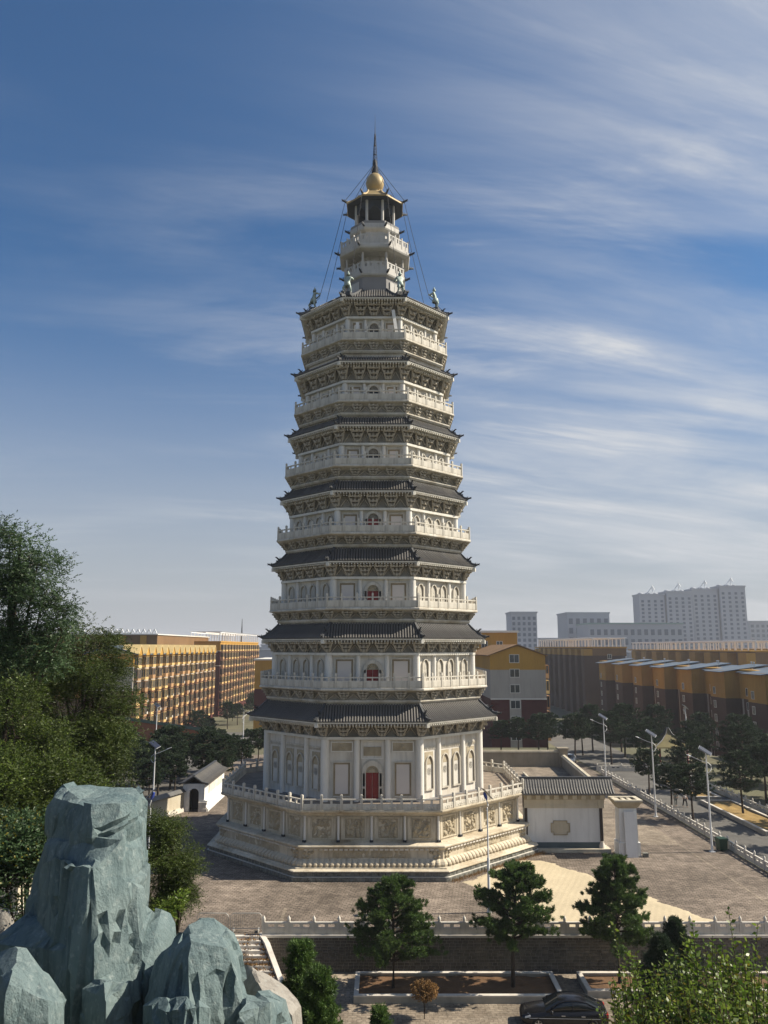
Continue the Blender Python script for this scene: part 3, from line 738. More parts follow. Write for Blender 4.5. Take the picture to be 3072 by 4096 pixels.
b = MB()
ys = [-2500, 38, 100, 200, 300, 1500, 9000]; zs_ = [-6.3] * 7
for (xa, xb) in ((-6000, -400), (-400, 400), (400, 6000)):
    b.add([(x, y, z) for y, z in zip(ys, zs_) for x in (xa, xb)], [(2*i, 2*i+1, 2*i+3, 2*i+2) for i in range(6)])
tag(b.build('ground', M['ground']), kind='structure')
def terrace(name, top, z, grow):
    c = Vector((sum(p[0] for p in top) / len(top), sum(p[1] for p in top) / len(top)))
    lo = [(p[0] + (grow if p[0] > c.x else -grow), p[1] + (grow if p[1] > c.y else 0), -6.4) for p in top]
    b = MB(); b.rings([lo, [(p[0], p[1], z) for p in top]], False); b.add([(p[0], p[1], z) for p in top], [tuple(range(len(top)))]); tag(b.build(name, M['ground']), kind='structure')
terrace('terrace', [(-75, 54.06), (57, 54.06), (57, 135), (50, 149), (-22, 149), (-25, 182), (-75, 182)], -.06, 9)
terrace('lower_terrace', [(-75, -60), (72, -60), (72, 54.05), (-75, 54.05)], -2.26, 9)
def sheet(name, x0, x1, y0, y1, z, m):
    b = MB(); b.add([(x0, y0, z), (x1, y0, z), (x1, y1, z), (x0, y1, z)], [(0, 1, 2, 3)]); return tag(b.build(name, m), kind='structure')
plaza = sheet('plaza', -24.2, 31.0, 54.08, 139, 0.0, M['paving'])
sheet('street', -60, 70, 36, 54.04, -2.2, M['paving2'])
sheet('road', 31.4, 41.4, 54.08, 170, -0.012, M['asphalt'])
sheet('yard', -90, -24.3, 54.08, 175, -0.03, M['asphalt'])
# border course of paler flags round the plaza and long joint lines
b = MB(); b.box(27.2, 27.42, 56, 118, 0.002, 0.008); b.box(11, 28, 73.4, 73.55, .002, .007); b.box(-7, -6.75, 56.2, 59.2, .002, .008); b.box(8.8, 9.0, 56, 63, .002, .007)
b.build('paving_joint', M['paving2'], plaza)
def hillz(x, y):
    z = 16.25 - .49 * max(0, y) - .10 * max(0, y) * smooth(2, 6, y) * 0
    z = min(z, 16.25)
    z += 5.2 * smooth(-5.5, -11, x) * smooth(6, 16, y) * (1 - smooth(30, 46, y))
    z -= .10 * max(0, x - 6)
    z += .35 * mnoise.noise(Vector((x * .3, y * .3, 1.5)))
    return max(z, -2.4)
b = MB(); nx, ny = 60, 44
b.add([(-50 + 90 * i / nx, -25 + 75 * j / ny, hillz(-50 + 90 * i / nx, -25 + 75 * j / ny)) for j in range(ny + 1) for i in range(nx + 1)],
      [(j*(nx+1)+i, j*(nx+1)+i+1, (j+1)*(nx+1)+i+1, (j+1)*(nx+1)+i) for j in range(ny) for i in range(nx)], smooth=True)
tag(b.build('hill', M['hill']), kind='structure')

# ------------------------------------------------------------------ retaining wall, coping, balustrade
rw = thing('retaining_wall', 'dark weathered brick retaining wall below the white balustrade, pale mortar joints', 'wall', (0, 54, -2.2))
b = MB(); b.box(-7.7, 60, -.02, .3, 0, 2.05); b.build('mortar_bed', M['mortar'], rw)
b = MB(); b.box(-7.75, 60, -.16, .34, 2.05, 2.2); b.build('coping', M['curb'], rw)
rest = MB(); H_ = 2.04 / 11; proto = {}
for c in range(11):
    x = -7.7 + (.17 if c % 2 else 0); 
    while x < 59.6:
        w = rnd.choice((.30, .34, .36, .42)); 
        if (w, 0) not in proto:
            for v in range(3):
                q = MB(); e = .024; d = [rnd.uniform(.035, .06) for _ in range(4)]
                q.add([(0, 0, 0), (w - e, 0, 0), (w - e, 0, H_ - e), (0, 0, H_ - e), (.012, -d[0], .012), (w - e - .012, -d[1], .012), (w - e - .012, -d[2], H_ - e - .012), (.012, -d[3], H_ - e - .012)],
                      [(4, 5, 6, 7), (0, 1, 5, 4), (1, 2, 6, 5), (2, 3, 7, 6), (3, 0, 4, 7)])
                me = q.mesh('brick'); me.materials.append(M['brick']); proto[(w, v)] = (q, me)
        q, me = proto[(w, rnd.randrange(3))]
        mt = Matrix.Translation((x, -.02, c * H_ + .006))
        if -7.7 <= x < 1.0 : link('brick', me, rw, None, mt)
        else: rest.add(q.v, q.f, mt)
        x += w
tag(rest.build('bricks', M['brick'], rw), kind='stuff')

def balustrade_meshes(step, h, m):
    pm = MB(); pm.box(-.09, .09, -.09, .09, 0, h + .04); pm.box(-.06, .06, -.06, .06, h + .04, h + .09)
    pm.lathe([(.10, h + .09), (.105, h + .20), (.085, h + .27), (.05, h + .31), (.03, h + .36), (.0, h + .40)], 8)
    w = step / 2 - .09
    nm = MB(); nm.box(-w, w, -.05, .05, .0, h * .56); nm.box(-w, w, -.075, .075, h - .12, h)
    for e0, e1 in ((-1, -.72), (-.16, .16), (.72, 1)): nm.box(w * e0, w * e1, -.045, .045, h * .56, h - .12)
    nm.frame([(-w*.9, .06), (w*.9, .06), (w*.9, h*.50), (-w*.9, h*.50)], [(-w*.8, .11), (w*.8, .11), (w*.8, h*.45), (-w*.8, h*.45)], -.065, -.05)
    a = pm.mesh('post'); a.materials.append(m); c = nm.mesh('panel'); c.materials.append(m)
    return a, c
def balustrade(label, p0, p1, step, h, m, z=0.0):
    p0 = Vector((*p0, 0)); p1 = Vector((*p1, 0)); L_ = (p1 - p0).length; n = max(1, round(L_ / step)); st = L_ / n
    rz = math.atan2(p1.y - p0.y, p1.x - p0.x)
    t = thing('balustrade', label, 'balustrade', (p0.x, p0.y, z), rz)
    a, c = balustrade_meshes(st, h, m)
    for i in range(n + 1):
        link('post', a, t, None, Matrix.Translation((i * st, 0, 0)))
        if i < n: link('panel', c, t, None, Matrix.Translation((i * st + st / 2, 0, 0)))
    return t
M['balus'] = mat('balus', (0.58, 0.55, 0.50), 0.75, 0.10, 1.0, (0.30, 0.26, 0.19), 0.45, (1, 1, .5), 0.08, 12)
balustrade('white stone balustrade along the top of the dark brick retaining wall', (-7.66, 54.06), (33.9, 54.06), 1.62, .72, M['balus'])
balustrade('stone balustrade between the plaza and the grey road, beside the tall solar lamps', (31.2, 54.6), (31.2, 118), 1.75, .75, M['balus'])
balustrade('farther stone balustrade beyond the grey road and its planting beds', (41.8, 80), (41.8, 125), 1.75, .75, M['balus'])
balustrade('low stone balustrade crossing behind the pines at the far end of the plaza edge', (31.4, 121), (44, 121), 1.75, .75, M['balus'])

# ------------------------------------------------------------------ stairs with cheek wall, crowd barriers
st = thing('stone_stairs', 'worn stone stairs with dry creepers descending from the plaza beside the brick wall', 'stairs', (0, 54.05, -2.2))
n = 12
for i in range(n):
    z1 = 2.17 * (n - i) / n; ya = -.30 * (i + 1); t0 = i / n; xr = -7.95 + 2.05 * (i + .2) / n
    b = MB(); b.add([(-15, ya, 0), (xr, ya, 0), (xr, ya + .31, 0), (-15, ya + .31, 0), (-15, ya, z1), (xr, ya, z1), (xr, ya + .31, z1), (-15, ya + .31, z1)], BOXF)
    b.build('step', M['curb'], st)
b = MB()
pts = [(-7.85, .1, 2.23), (-7.3, -.95, 2.0), (-5.85, -3.5, .28)]
rg = [[(x - .14, y, z - .9 if q else z - .5), (x + .16, y + .1, z - .9 if q else z - .5), (x + .16, y + .1, z), (x - .14, y, z)] for q, (x, y, z) in enumerate(pts)]
b.rings(rg, True); b.build('cheek_wall', M['curb'], st)
b = MB(); b.box(-.13, .13, -.13, .13, -.1, .62); b.lathe([(.14, .62), (.15, .78), (.08, .92), (0, .97)], 8); b.build('newel', M['balus'], st, Matrix.Translation((-5.55, -3.75, 0)))
M['dryleaf'] = mat('dryleaf', (0.20, 0.15, 0.07), 0.9, 0.4, 1.5, island=0.5)
def barrier(x, label):
    t = thing('crowd_barrier', label, 'barrier', (x, 54.45, 0))
    b = MB(); w, h = 1.0, 1.12
    b.tube([(-w, 0, .12), (-w, 0, h - .15), (-w + .15, 0, h), (w - .15, 0, h), (w, 0, h - .15), (w, 0, .12)], .022, 6); b.tube([(-w, 0, .2), (w, 0, .2)], .018, 6); b.build('frame', M['metal'], t)
    for i in range(1, 16): MB().tube([(-w + 2 * w * i / 16, 0, .2), (-w + 2 * w * i / 16, 0, h)], .009, 4).build('bar', M['metal'], t)
    for s in (-1, 1): MB().box(s * .8 - .02, s * .8 + .02, -.25, .25, 0, .2).build('foot', M['metal'], t)
barrier(-8.85, 'grey metal crowd barrier next to the end post of the white balustrade')
barrier(-11.0, 'grey metal crowd barrier half hidden behind the green rock')

# ------------------------------------------------------------------ planting beds on the street
def bed(x0, x1, y0, y1, h, z, label, group, filling):
    t = thing('planting_bed', label, 'planting bed', ((x0 + x1) / 2, (y0 + y1) / 2, z), group=group)
    w = (x1 - x0) / 2; d = (y1 - y0) / 2
    for nm, hh0, hh1, tk, m in (('bed_wall', 0, h - .07, .22, M['mortar']), ('coping', h - .07, h, .28, M['curb'])):
        for (a0, a1, c0, c1) in ((-w, w, -d, -d + tk), (-w, w, d - tk, d), (-w, -w + tk, -d + tk, d - tk), (w - tk, w, -d + tk, d - tk)):
            MB().box(a0, a1, c0, c1, hh0, hh1).build(nm, m, t)
    nx, ny = 24, 12
    me = grid_mesh('soil', lambda s, q: (-w + .2 + (2 * w - .4) * s, -d + .2 + (2 * d - .4) * q, h - .20 + .10 * mnoise.noise(Vector((s * w * 2 + x0, q * d * 3, 3)))), nx, ny); me.materials.append(filling)
    link('soil', me, t)
    return t
bed(-1.75, 10.4, 49.5, 53.0, .42, -2.2, 'long planting bed of brown soil with two pines and a white coping', None, M['soil'])
bed(11.9, 27.0, 50.2, 53.0, .42, -2.2, 'planting bed of reddish bare soil beside the parked black car, single pine', None, M['soil'])
bed(36.9, 40.2, 98.5, 112, .45, -.01, 'raised dry-grass bed on the grey road beyond the two walking people', None, M['drygrass'])
bed(36.9, 40.6, 80.5, 96.5, .45, -.01, 'raised dry-grass bed on the grey road nearest the retaining wall, one slim tree', None, M['drygrass'])

# ------------------------------------------------------------------ spread of grain drying on the plaza
M['grain'] = mat('grain', (0.47, 0.395, 0.27), 0.95, 0.10, 0.35, bump=0.25, bscale=25, fine=0.06)
out = [(6.1, 65.3), (8.0, 67.2), (9.8, 69.6), (11.3, 71.8), (13.2, 71.6), (15.3, 68.8), (16.4, 67.2), (18.4, 63.4), (20.0, 60.0), (21.4, 57.6), (22.4, 56.1), (19.0, 55.2), (15.0, 55.0), (11.4, 55.2), (10.2, 57.0), (9.6, 59.8), (8.2, 62.4), (7.0, 64.0)]
def inside_d(x, y):
    ins = False; dm = 1e9; n = len(out)
    for i in range(n):
        (x0, y0), (x1, y1) = out[i], out[(i + 1) % n]
        if (y0 > y) != (y1 > y) and x < (x1 - x0) * (y - y0) / (y1 - y0) + x0: ins = not ins
        L2 = (x1 - x0) ** 2 + (y1 - y0) ** 2; t = max(0, min(1, ((x - x0) * (x1 - x0) + (y - y0) * (y1 - y0)) / L2))
        dm = min(dm, math.hypot(x - x0 - t * (x1 - x0), y - y0 - t * (y1 - y0)))
    return dm if ins else -dm
gx = [5.6 + .145 * i for i in range(122)]; gy = [54.7 + .15 * j for j in range(120)]; idx = {}; gv = []; gf = []
for j, y in enumerate(gy):
    for i, x in enumerate(gx):
        d = inside_d(x, y) + .55 * mnoise.noise(Vector((x * .6, y * .6, 0))) + .28 * mnoise.noise(Vector((x * 2.3, y * 2.3, 5)))
        if d > -.16:
            ridge = .5 + .5 * math.sin((x * .93 - y * .36) * 2 * math.pi / .44 + .8 * mnoise.noise(Vector((x * .3, y * .3, 2))))
            h = min(1, max(0, d) / .35); idx[(i, j)] = len(gv); gv.append((x, y, .004 + h * (.03 + .018 * ridge)) if d > 0 else (x, y, -.01))
for (i, j) in list(idx):
    if (i + 1, j) in idx and (i, j + 1) in idx and (i + 1, j + 1) in idx: gf.append((idx[(i, j)], idx[(i + 1, j)], idx[(i + 1, j + 1)], idx[(i, j + 1)]))
g = MB(); g.add(gv, gf, smooth=True); tag(g.build('grain', M['grain']), 'pale straw-coloured grain raked in furrows across the brown plaza', 'grain', kind='stuff')

# ------------------------------------------------------------------ roofed wall and screen pillar right of the pagoda
def tile_roof(parent, L_, ew, ez, rz_, m=None, step=.24, single=True, along='x'):
    """gable roof along local x: eaves at y = -ew and ew, height ez, ridge height rz_"""
    m = m or M['tile']
    b = MB(); prof = [(-ew, ez), (-ew * .55, ez + (rz_ - ez) * .34), (-.12, rz_), (.12, rz_), (ew * .55, ez + (rz_ - ez) * .34), (ew, ez)]
    lo = [(y, z - .10) for y, z in prof][::-1]
    ring = prof + lo
    b.rings([[(x, y, z) for y, z in ring] for x in (0, L_)], True); rf = b.build('roof', m, parent)
    rest = MB(); me = MB()
    rr = .07; pr = [(-ew - .03, ez), (-ew * .55, ez + (rz_ - ez) * .34), (-.10, rz_)]
    me.rings([[(rr * math.cos(math.pi * j / 4), y, z + .01 + rr * math.sin(math.pi * j / 4)) for j in range(5)] for y, z in pr], True)
    ms = me.mesh('tile_row'); ms.materials.append(m)
    n = int(L_ / step)
    for i in range(n):
        x = (i + .5) * L_ / n
        if single: link('tile_row', ms, rf, None, Matrix.Translation((x, 0, 0)))
        else: rest.add(me.v, me.f, Matrix.Translation((x, 0, 0)))
        rest.add(me.v, me.f, Matrix.Translation((x, 0, 0)) @ Matrix.Rotation(math.pi, 4, 'Z'))
    tag(rest.build('rear_tile_rows', m, rf), kind='stuff')
    b = MB(); b.box(-.05, L_ + .05, -.13, .13, rz_ - .03, rz_ + .20); b.build('ridge', M['ridge'], rf)
    return rf
gw = thing('roofed_wall', 'white plastered wall under a grey tiled roof joined to the pagoda base', 'wall', (12.6, 74.75, 0))
b = MB(); b.box(0, 7.1, 0, .55, .25, 4.5); b.build('wall', M['white'], gw)
b = MB(); b.box(-.2, 7.6, -.5, 1.1, 0, .28); b.build('plinth', M['cream'], gw)
b = MB(); b.box(.35, 6.78, -.03, .2, .282, .76); b.build('skirting', M['slate'], gw)
b = MB(); b.box(0, 7.2, -.10, .6, 3.70, 3.95); b.box(.0, 7.2, -.07, .6, 3.952, 4.15); b.box(0, 7.25, -.13, .6, 4.152, 4.45); b.build('beam', M['cream'], gw)
b = MB(); b.box(0, 7.3, -.28, .7, 4.452, 4.92)
b.build('frieze', M['relief'], gw)
for i in range(9): MB().box(.25 + i * .82, .65 + i * .82, -.40, -.28, 4.50, 4.86).build('bracket', M['cream'], gw)
MB().box(6.80, 7.05, -.12, .3, .85, 3.70).build('post', M['darkwood'], gw); MB().box(.05, .30, -.12, .3, .3, 3.70).build('post', M['darkwood'], gw)
MB().lathe([(.30, .27), (.27, .5), (.17, .75), (.2, .86)], 8, (6.93, .0)).build('post_base', M['curb'], gw)
MB().box(6.7, 7.2, -.2, .4, 3.702, 4.60).build('post_cap', M['cream'], gw)
px, pz, pw, ph = 3.25, 2.0, .85, .62
cp = [(-pw, -ph + .22), (-pw + .22, -ph + .22), (-pw + .22, -ph), (pw - .22, -ph), (pw - .22, -ph + .22), (pw, -ph + .22), (pw, ph - .22), (pw - .22, ph - .22), (pw - .22, ph), (-pw + .22, ph), (-pw + .22, ph - .22), (-pw, ph - .22)]
b = MB(); b.frame(cp, [(x * .90, z * .88) for x, z in cp], -.09, .01, Matrix.Translation((px, 0, pz))); b.build('plaque_frame', M['relief'], gw)
b = MB(); b.prism([(x * .895, z * .875) for x, z in cp], -.03, .01, Matrix.Translation((px, 0, pz))); b.build('plaque', M['cream'], gw)
rt = tile_roof(gw, 8.3, 1.15, 5.02, 6.15); rt.location = (-.2, .3, 0)
sp = thing('screen_pillar', 'tall white screen pillar with carved cap standing beside the roofed wall', 'pillar', (21.45, 73.6, 0))
b = MB(); b.box(-.95, .95, -.75, .75, .12, 1.15); b.build('pedestal', M['white'], sp)
b = MB(); b.box(-1.02, 1.02, -.82, .82, 0, .12); b.build('plinth', M['curb'], sp)
b = MB(); b.rings([[(-w, -d, z), (w, -d, z), (w, d, z), (-w, d, z)] for w, d, z in ((.82, .64, 1.15), (.78, .60, 4.0))], True); b.build('shaft', M['white'], sp)
b = MB(); b.rings([[(-w, -d, z), (w, -d, z), (w, d, z), (-w, d, z)] for w, d, z in ((.82, .64, 4.0), (.86, .68, 4.08), (.90, .72, 4.1), (1.12, .92, 4.45), (1.22, 1.02, 4.5), (1.24, 1.04, 4.62))], False)
b.build('cap', M['relief'], sp)
b = MB(); b.frame([(-1.24, -1.04), (1.24, -1.04), (1.24, 1.04), (-1.24, 1.04)], [(-.85, -.7), (.85, -.7), (.85, .7), (-.85, .7)], 0, .12, Matrix.Translation((0, 0, 4.74)) @ Matrix.Rotation(R(-90), 4, 'X')); b.build('rim', M['cream'], sp)
for i in range(3): MB().box(-.85 + .55 * i, -.55 + .55 * i, -.7, .7, 4.56, 4.66).build('cross_bar', M['cream'], sp)
lb = MB(); lb.box(-.52, .52, -.04, .04, 0, 3.75); lb = lb.build('white_board', M['white']); lb.location = (21.55, 72.55, 0); lb.rotation_euler = (R(-3.5), 0, 0)
tag(lb, 'plain tall white board leaning against the front of the screen pillar', 'board')
tag(MB().box(-.22, .22, -.16, .16, 0, .30).box(-.24, .24, -.18, .18, .30, .34).build('stone_block', M['rough']), 'small dark stone block at the foot of the screen pillar', 'stone block').location = (22.75, 72.75, 0)

# walled court behind the roofed wall
wl = thing('court_wall', 'low capped stone wall enclosing the court behind the roofed wall', 'wall', (12.5, 125.5, 0))
def capwall(t, a, b_, h):
    a = Vector((*a, 0)); b_ = Vector((*b_, 0)); d = b_ - a; mt = Matrix.Translation(a) @ Matrix.Rotation(math.atan2(d.y, d.x), 4, 'Z')
    MB().box(0, d.length, -.25, .25, 0, h).build('wall', M['courtstone'], t, mt); MB().box(-.05, d.length + .05, -.38, .38, h, h + .18).box(0, d.length, -.2, .2, h + .18, h + .32).build('coping', M['cream'], t, mt)
capwall(wl, (0, 0), (14.6, 0), 2.1); capwall(wl, (14.9, .6), (13.4, -24), 1.5)
MB().box(14.2, 15.5, -.65, .65, 0, 2.6).box(14.0, 15.7, -.85, .85, 2.6, 2.8).build('pier', M['courtstone'], wl)
MB().box(12.9, 13.9, -24.6, -23.8, 0, 1.9).build('pier', M['courtstone'], wl)
sheet('court', 12.3, 27.2, 77, 125.2, .006, M['paving2'])
kb = MB(); kb.box(-.12, .12, 0, 34, 0, .35); kb = kb.build('court_kerb', M['cream']); kb.location = (19.4, 84, 0.0); kb.rotation_euler = (0, 0, R(-1)); tag(kb, 'thin stone kerb crossing the walled court', 'kerb')

# ------------------------------------------------------------------ gatehouse and wall on the left
gh = thing('gatehouse', 'small white gatehouse with curved grey roof and dark arched doorway', 'gatehouse', (-21.15, 92, 0))
b = MB(); ar = round_arch(.52, 2.45, 12)
o = [(-1.25, 0), (1.15, 0), (1.15, 2.95), (-1.25, 2.95)]
# front wall with an arched opening
pts_l = [(-1.25, 0), (-.52, 0)] + [(-.52, 1.93)] ; fr = MB()
fr.box(-1.25, -.52, 0, .35, .0, 2.95); fr.box(.52, 1.15, 0, .35, 0, 2.95)
hd = [(.52, 1.93), (.52, 2.95), (-.52, 2.95), (-.52, 1.93)] + [(-.52 * math.cos(math.pi * i / 10), 1.93 + .52 * math.sin(math.pi * i / 10)) for i in range(1, 10)]
fr.prism(hd, 0, .35); fr.build('front_wall', M['white'], gh)
MB().box(.80, 1.15, .35, 11, 0, 2.95).build('side_wall', M['white'], gh); MB().box(-1.25, -.9, .35, 11, 0, 2.95).build('side_wall', M['white'], gh); MB().box(-.9, .8, 10.7, 11, 0, 2.95).build('back_wall', M['white'], gh)
MB().box(-.9, .8, .36, 10.6, 2.75, 2.85).build('ceiling', M['darkwood'], gh)
MB().box(-.52, .52, 1.2, 1.3, 0, 2.6).build('door', M['darkwood'], gh)
b = MB(); b.rings([[(x0, -.06, z), (x1, -.06, z), (x1, 11.1, z), (x0, 11.1, z)] for x0, x1, z in ((1.0, 1.62, 0), (1.0, 1.62, .25), (1.0, 1.42, .5), (1.0, 1.35, .85), (1.0, 1.5, 1.0), (1.0, 1.5, 1.15), (1.0, 1.2, 1.2))], True); b.build('sill_course', M['white'], gh)
b = MB(); b.box(.55, 1.5, -.2, -.003, 0, .3); b.box(.55, 1.4, -.14, -.003, .3, .75); b.box(.55, 1.48, -.2, -.003, .75, 1.0); b.build('door_stone', M['curb'], gh)
b = MB(); b.box(1.16, 1.21, 2.2, 9.5, 1.6, 2.6); b.build('side_panel', M['curb'], gh)
gr_ = tile_roof(gh, 11.7, 1.62, 2.95, 3.75, single=True); gr_.rotation_euler = (0, 0, R(90)); gr_.location = (-.05, -.3, 0)
b = MB(); b.tube([(-1.75, -.32, 3.05), (-1.0, -.34, 3.16), (-.05, -.36, 3.82), (.9, -.34, 3.2), (1.65, -.32, 3.02)], [.09, .10, .12, .10, .09], 6); b.build('gable_trim', M['ridge'], gh)
lw = thing('boundary_wall', 'low grey plastered wall with curved coping running from the gatehouse', 'wall', (-22.4, 92, 0))
def wallrun(t, a, b_, h, m, cope):
    a = Vector((*a, 0)); b_ = Vector((*b_, 0)); d = b_ - a; mt = Matrix.Translation(a) @ Matrix.Rotation(math.atan2(d.y, d.x), 4, 'Z')
    MB().box(0, d.length, -.2, .2, .5, h).build('wall', m, t, mt); MB().box(0, d.length, -.34, .34, 0, .3).box(0, d.length, -.28, .28, .3, .5).build('footing', M['curb'], t, mt)
    MB().rings([[(x, -.42, h), (x, .42, h), (x, .12, h + .35), (x, -.12, h + .35)] for x in (0, d.length)], True).build('coping', cope, t, mt)
wallrun(lw, (0, .2), (-2.2, -6), 2.1, M['cream'], M['tile']); wallrun(lw, (-2.2, -6), (-3.0, -34), 1.9, M['cream'], M['tile'])

# ------------------------------------------------------------------ solar street lamps
def lamp_a(x, y, s, label, h=8.5, rz=0.0):
    t = thing('solar_lamp', label, 'street lamp', (x, y, 0), rz)
    MB().lathe([(.105, 0), (.055, h)], 10).build('pole', M['pole'], t)
    MB().box(-.22, .22, -.22, .22, 0, .05).lathe([(.14, .05), (.12, .35)], 8).build('base_plate', M['pole'], t)
    MB().tube([(0, 0, h - 1.75), (-s * .22, 0, h - 1.70), (-s * .42, 0, h - 1.42), (-s * .40, 0, h - 1.08), (-s * .12, 0, h - .84), (s * .45, 0, h - .68), (s * 1.0, 0, h - .45), (s * 1.25, 0, h - .33)], [.03] * 8, 6).build('arm', M['pole'], t)
    MB().tube([(s * 1.15, 0, h - .37), (s * 1.4, 0, h - .27), (s * 1.75, 0, h - .13)], [.05, .12, .06], 8, squash=.4).build('lamp_head', M['lens'], t)
    p = MB(); p.cbox((0, 0, 0), (1.15, .62, .05)); p = p.build('solar_panel', M['solar'], t); p.location = (-.05, -.05, h + .22); p.rotation_euler = (R(20), R(32), R(-20))
    f = MB().box(-.60, .60, -.34, .34, -.045, -.03).build('panel_frame', M['pole'], p)
    return t
lamp_a(29.25, 74.5, -1, 'tall white solar lamp beside the green bin by the balustrade')
lamp_a(29.25, 89.3, -1, 'white solar lamp at the balustrade across from the walking people')
lamp_a(29.35, 108.9, -1, 'white solar lamp rising behind the ridge of the roofed wall', h=8.6)
lamp_a(-25.0, 89.5, 1, 'white solar lamp beside the low grey plastered wall near the gatehouse', h=7.3)
lamp_a(-21.9, 127, 1, 'slim white solar lamp behind the deck of the pagoda near the dark trees', h=8.1, rz=R(70))
lamp_a(48.6, 131, -1, 'small white solar lamp among the dark pines on the far side of the road', h=8.3, rz=R(60))
lamp_a(-40.5, 145, 1, 'slender lamp standing before the balconied apartment block', h=7.6)
def lamp_b(x, y, label, rz=0.0):
    t = thing('solar_lamp', label, 'street lamp', (x, y, 0), rz); h = 7.35
    MB().lathe([(.10, 0), (.09, 3.5), (.055, 3.6), (.045, h - .5)], 10).build('pole', M['pole'], t)
    MB().lathe([(.17, 0), (.17, .06), (.12, .25)], 8).build('base_plate', M['pole'], t)
    MB().tube([(0, 0, h - .55), (.06, 0, h - .3), (-.02, 0, h), (-.05, 0, h + .12)], .045, 6).build('neck', M['pole'], t)
    MB().tube([(-.02, 0, h + .05), (-.10, 0, h + .30), (-.20, 0, h + .55)], [.06, .17, .10], 10, squash=.8).build('lamp_head', M['blue'], t)
    p = MB().cbox((0, 0, 0), (.98, .55, .035)).build('solar_panel', M['solar'], t); p.location = (.03, .1, h + .45); p.rotation_euler = (0, R(47), R(15))
    return t
lamp_b(7.25, 58.2, 'thin white lamp with blue head standing on the plaza before the pagoda')
lamp_b(-16.4, 58.2, 'lamp with blue head peeping out behind the tall green rock', rz=math.pi)

# ------------------------------------------------------------------ bin, parked cars, people
M['bin'] = mat('bin', (0.02, 0.05, 0.03), 0.5, 0.1, 2)
bn = thing('litter_bin', 'dark green litter bin at the foot of the tall solar lamp', 'bin', (30.3, 74.9, 0), R(5))
MB().rings([[(-w, -w, z), (w, -w, z), (w, w, z), (-w, w, z)] for w, z in ((.33, .12), (.40, 1.0))], True).build('body', M['bin'], bn)
MB().box(-.44, .44, -.44, .44, 1.0, 1.07).box(-.40, .40, -.40, .40, 1.07, 1.12).build('lid', M['bin'], bn)
for s in (-1, 1): MB().lathe([(.12, -.05), (.12, .05)], 10, mtx=Matrix.Translation((s * .28, .3, .12)) @ Matrix.Rotation(R(90), 4, 'Y')).build('wheel', M['iron'], bn)

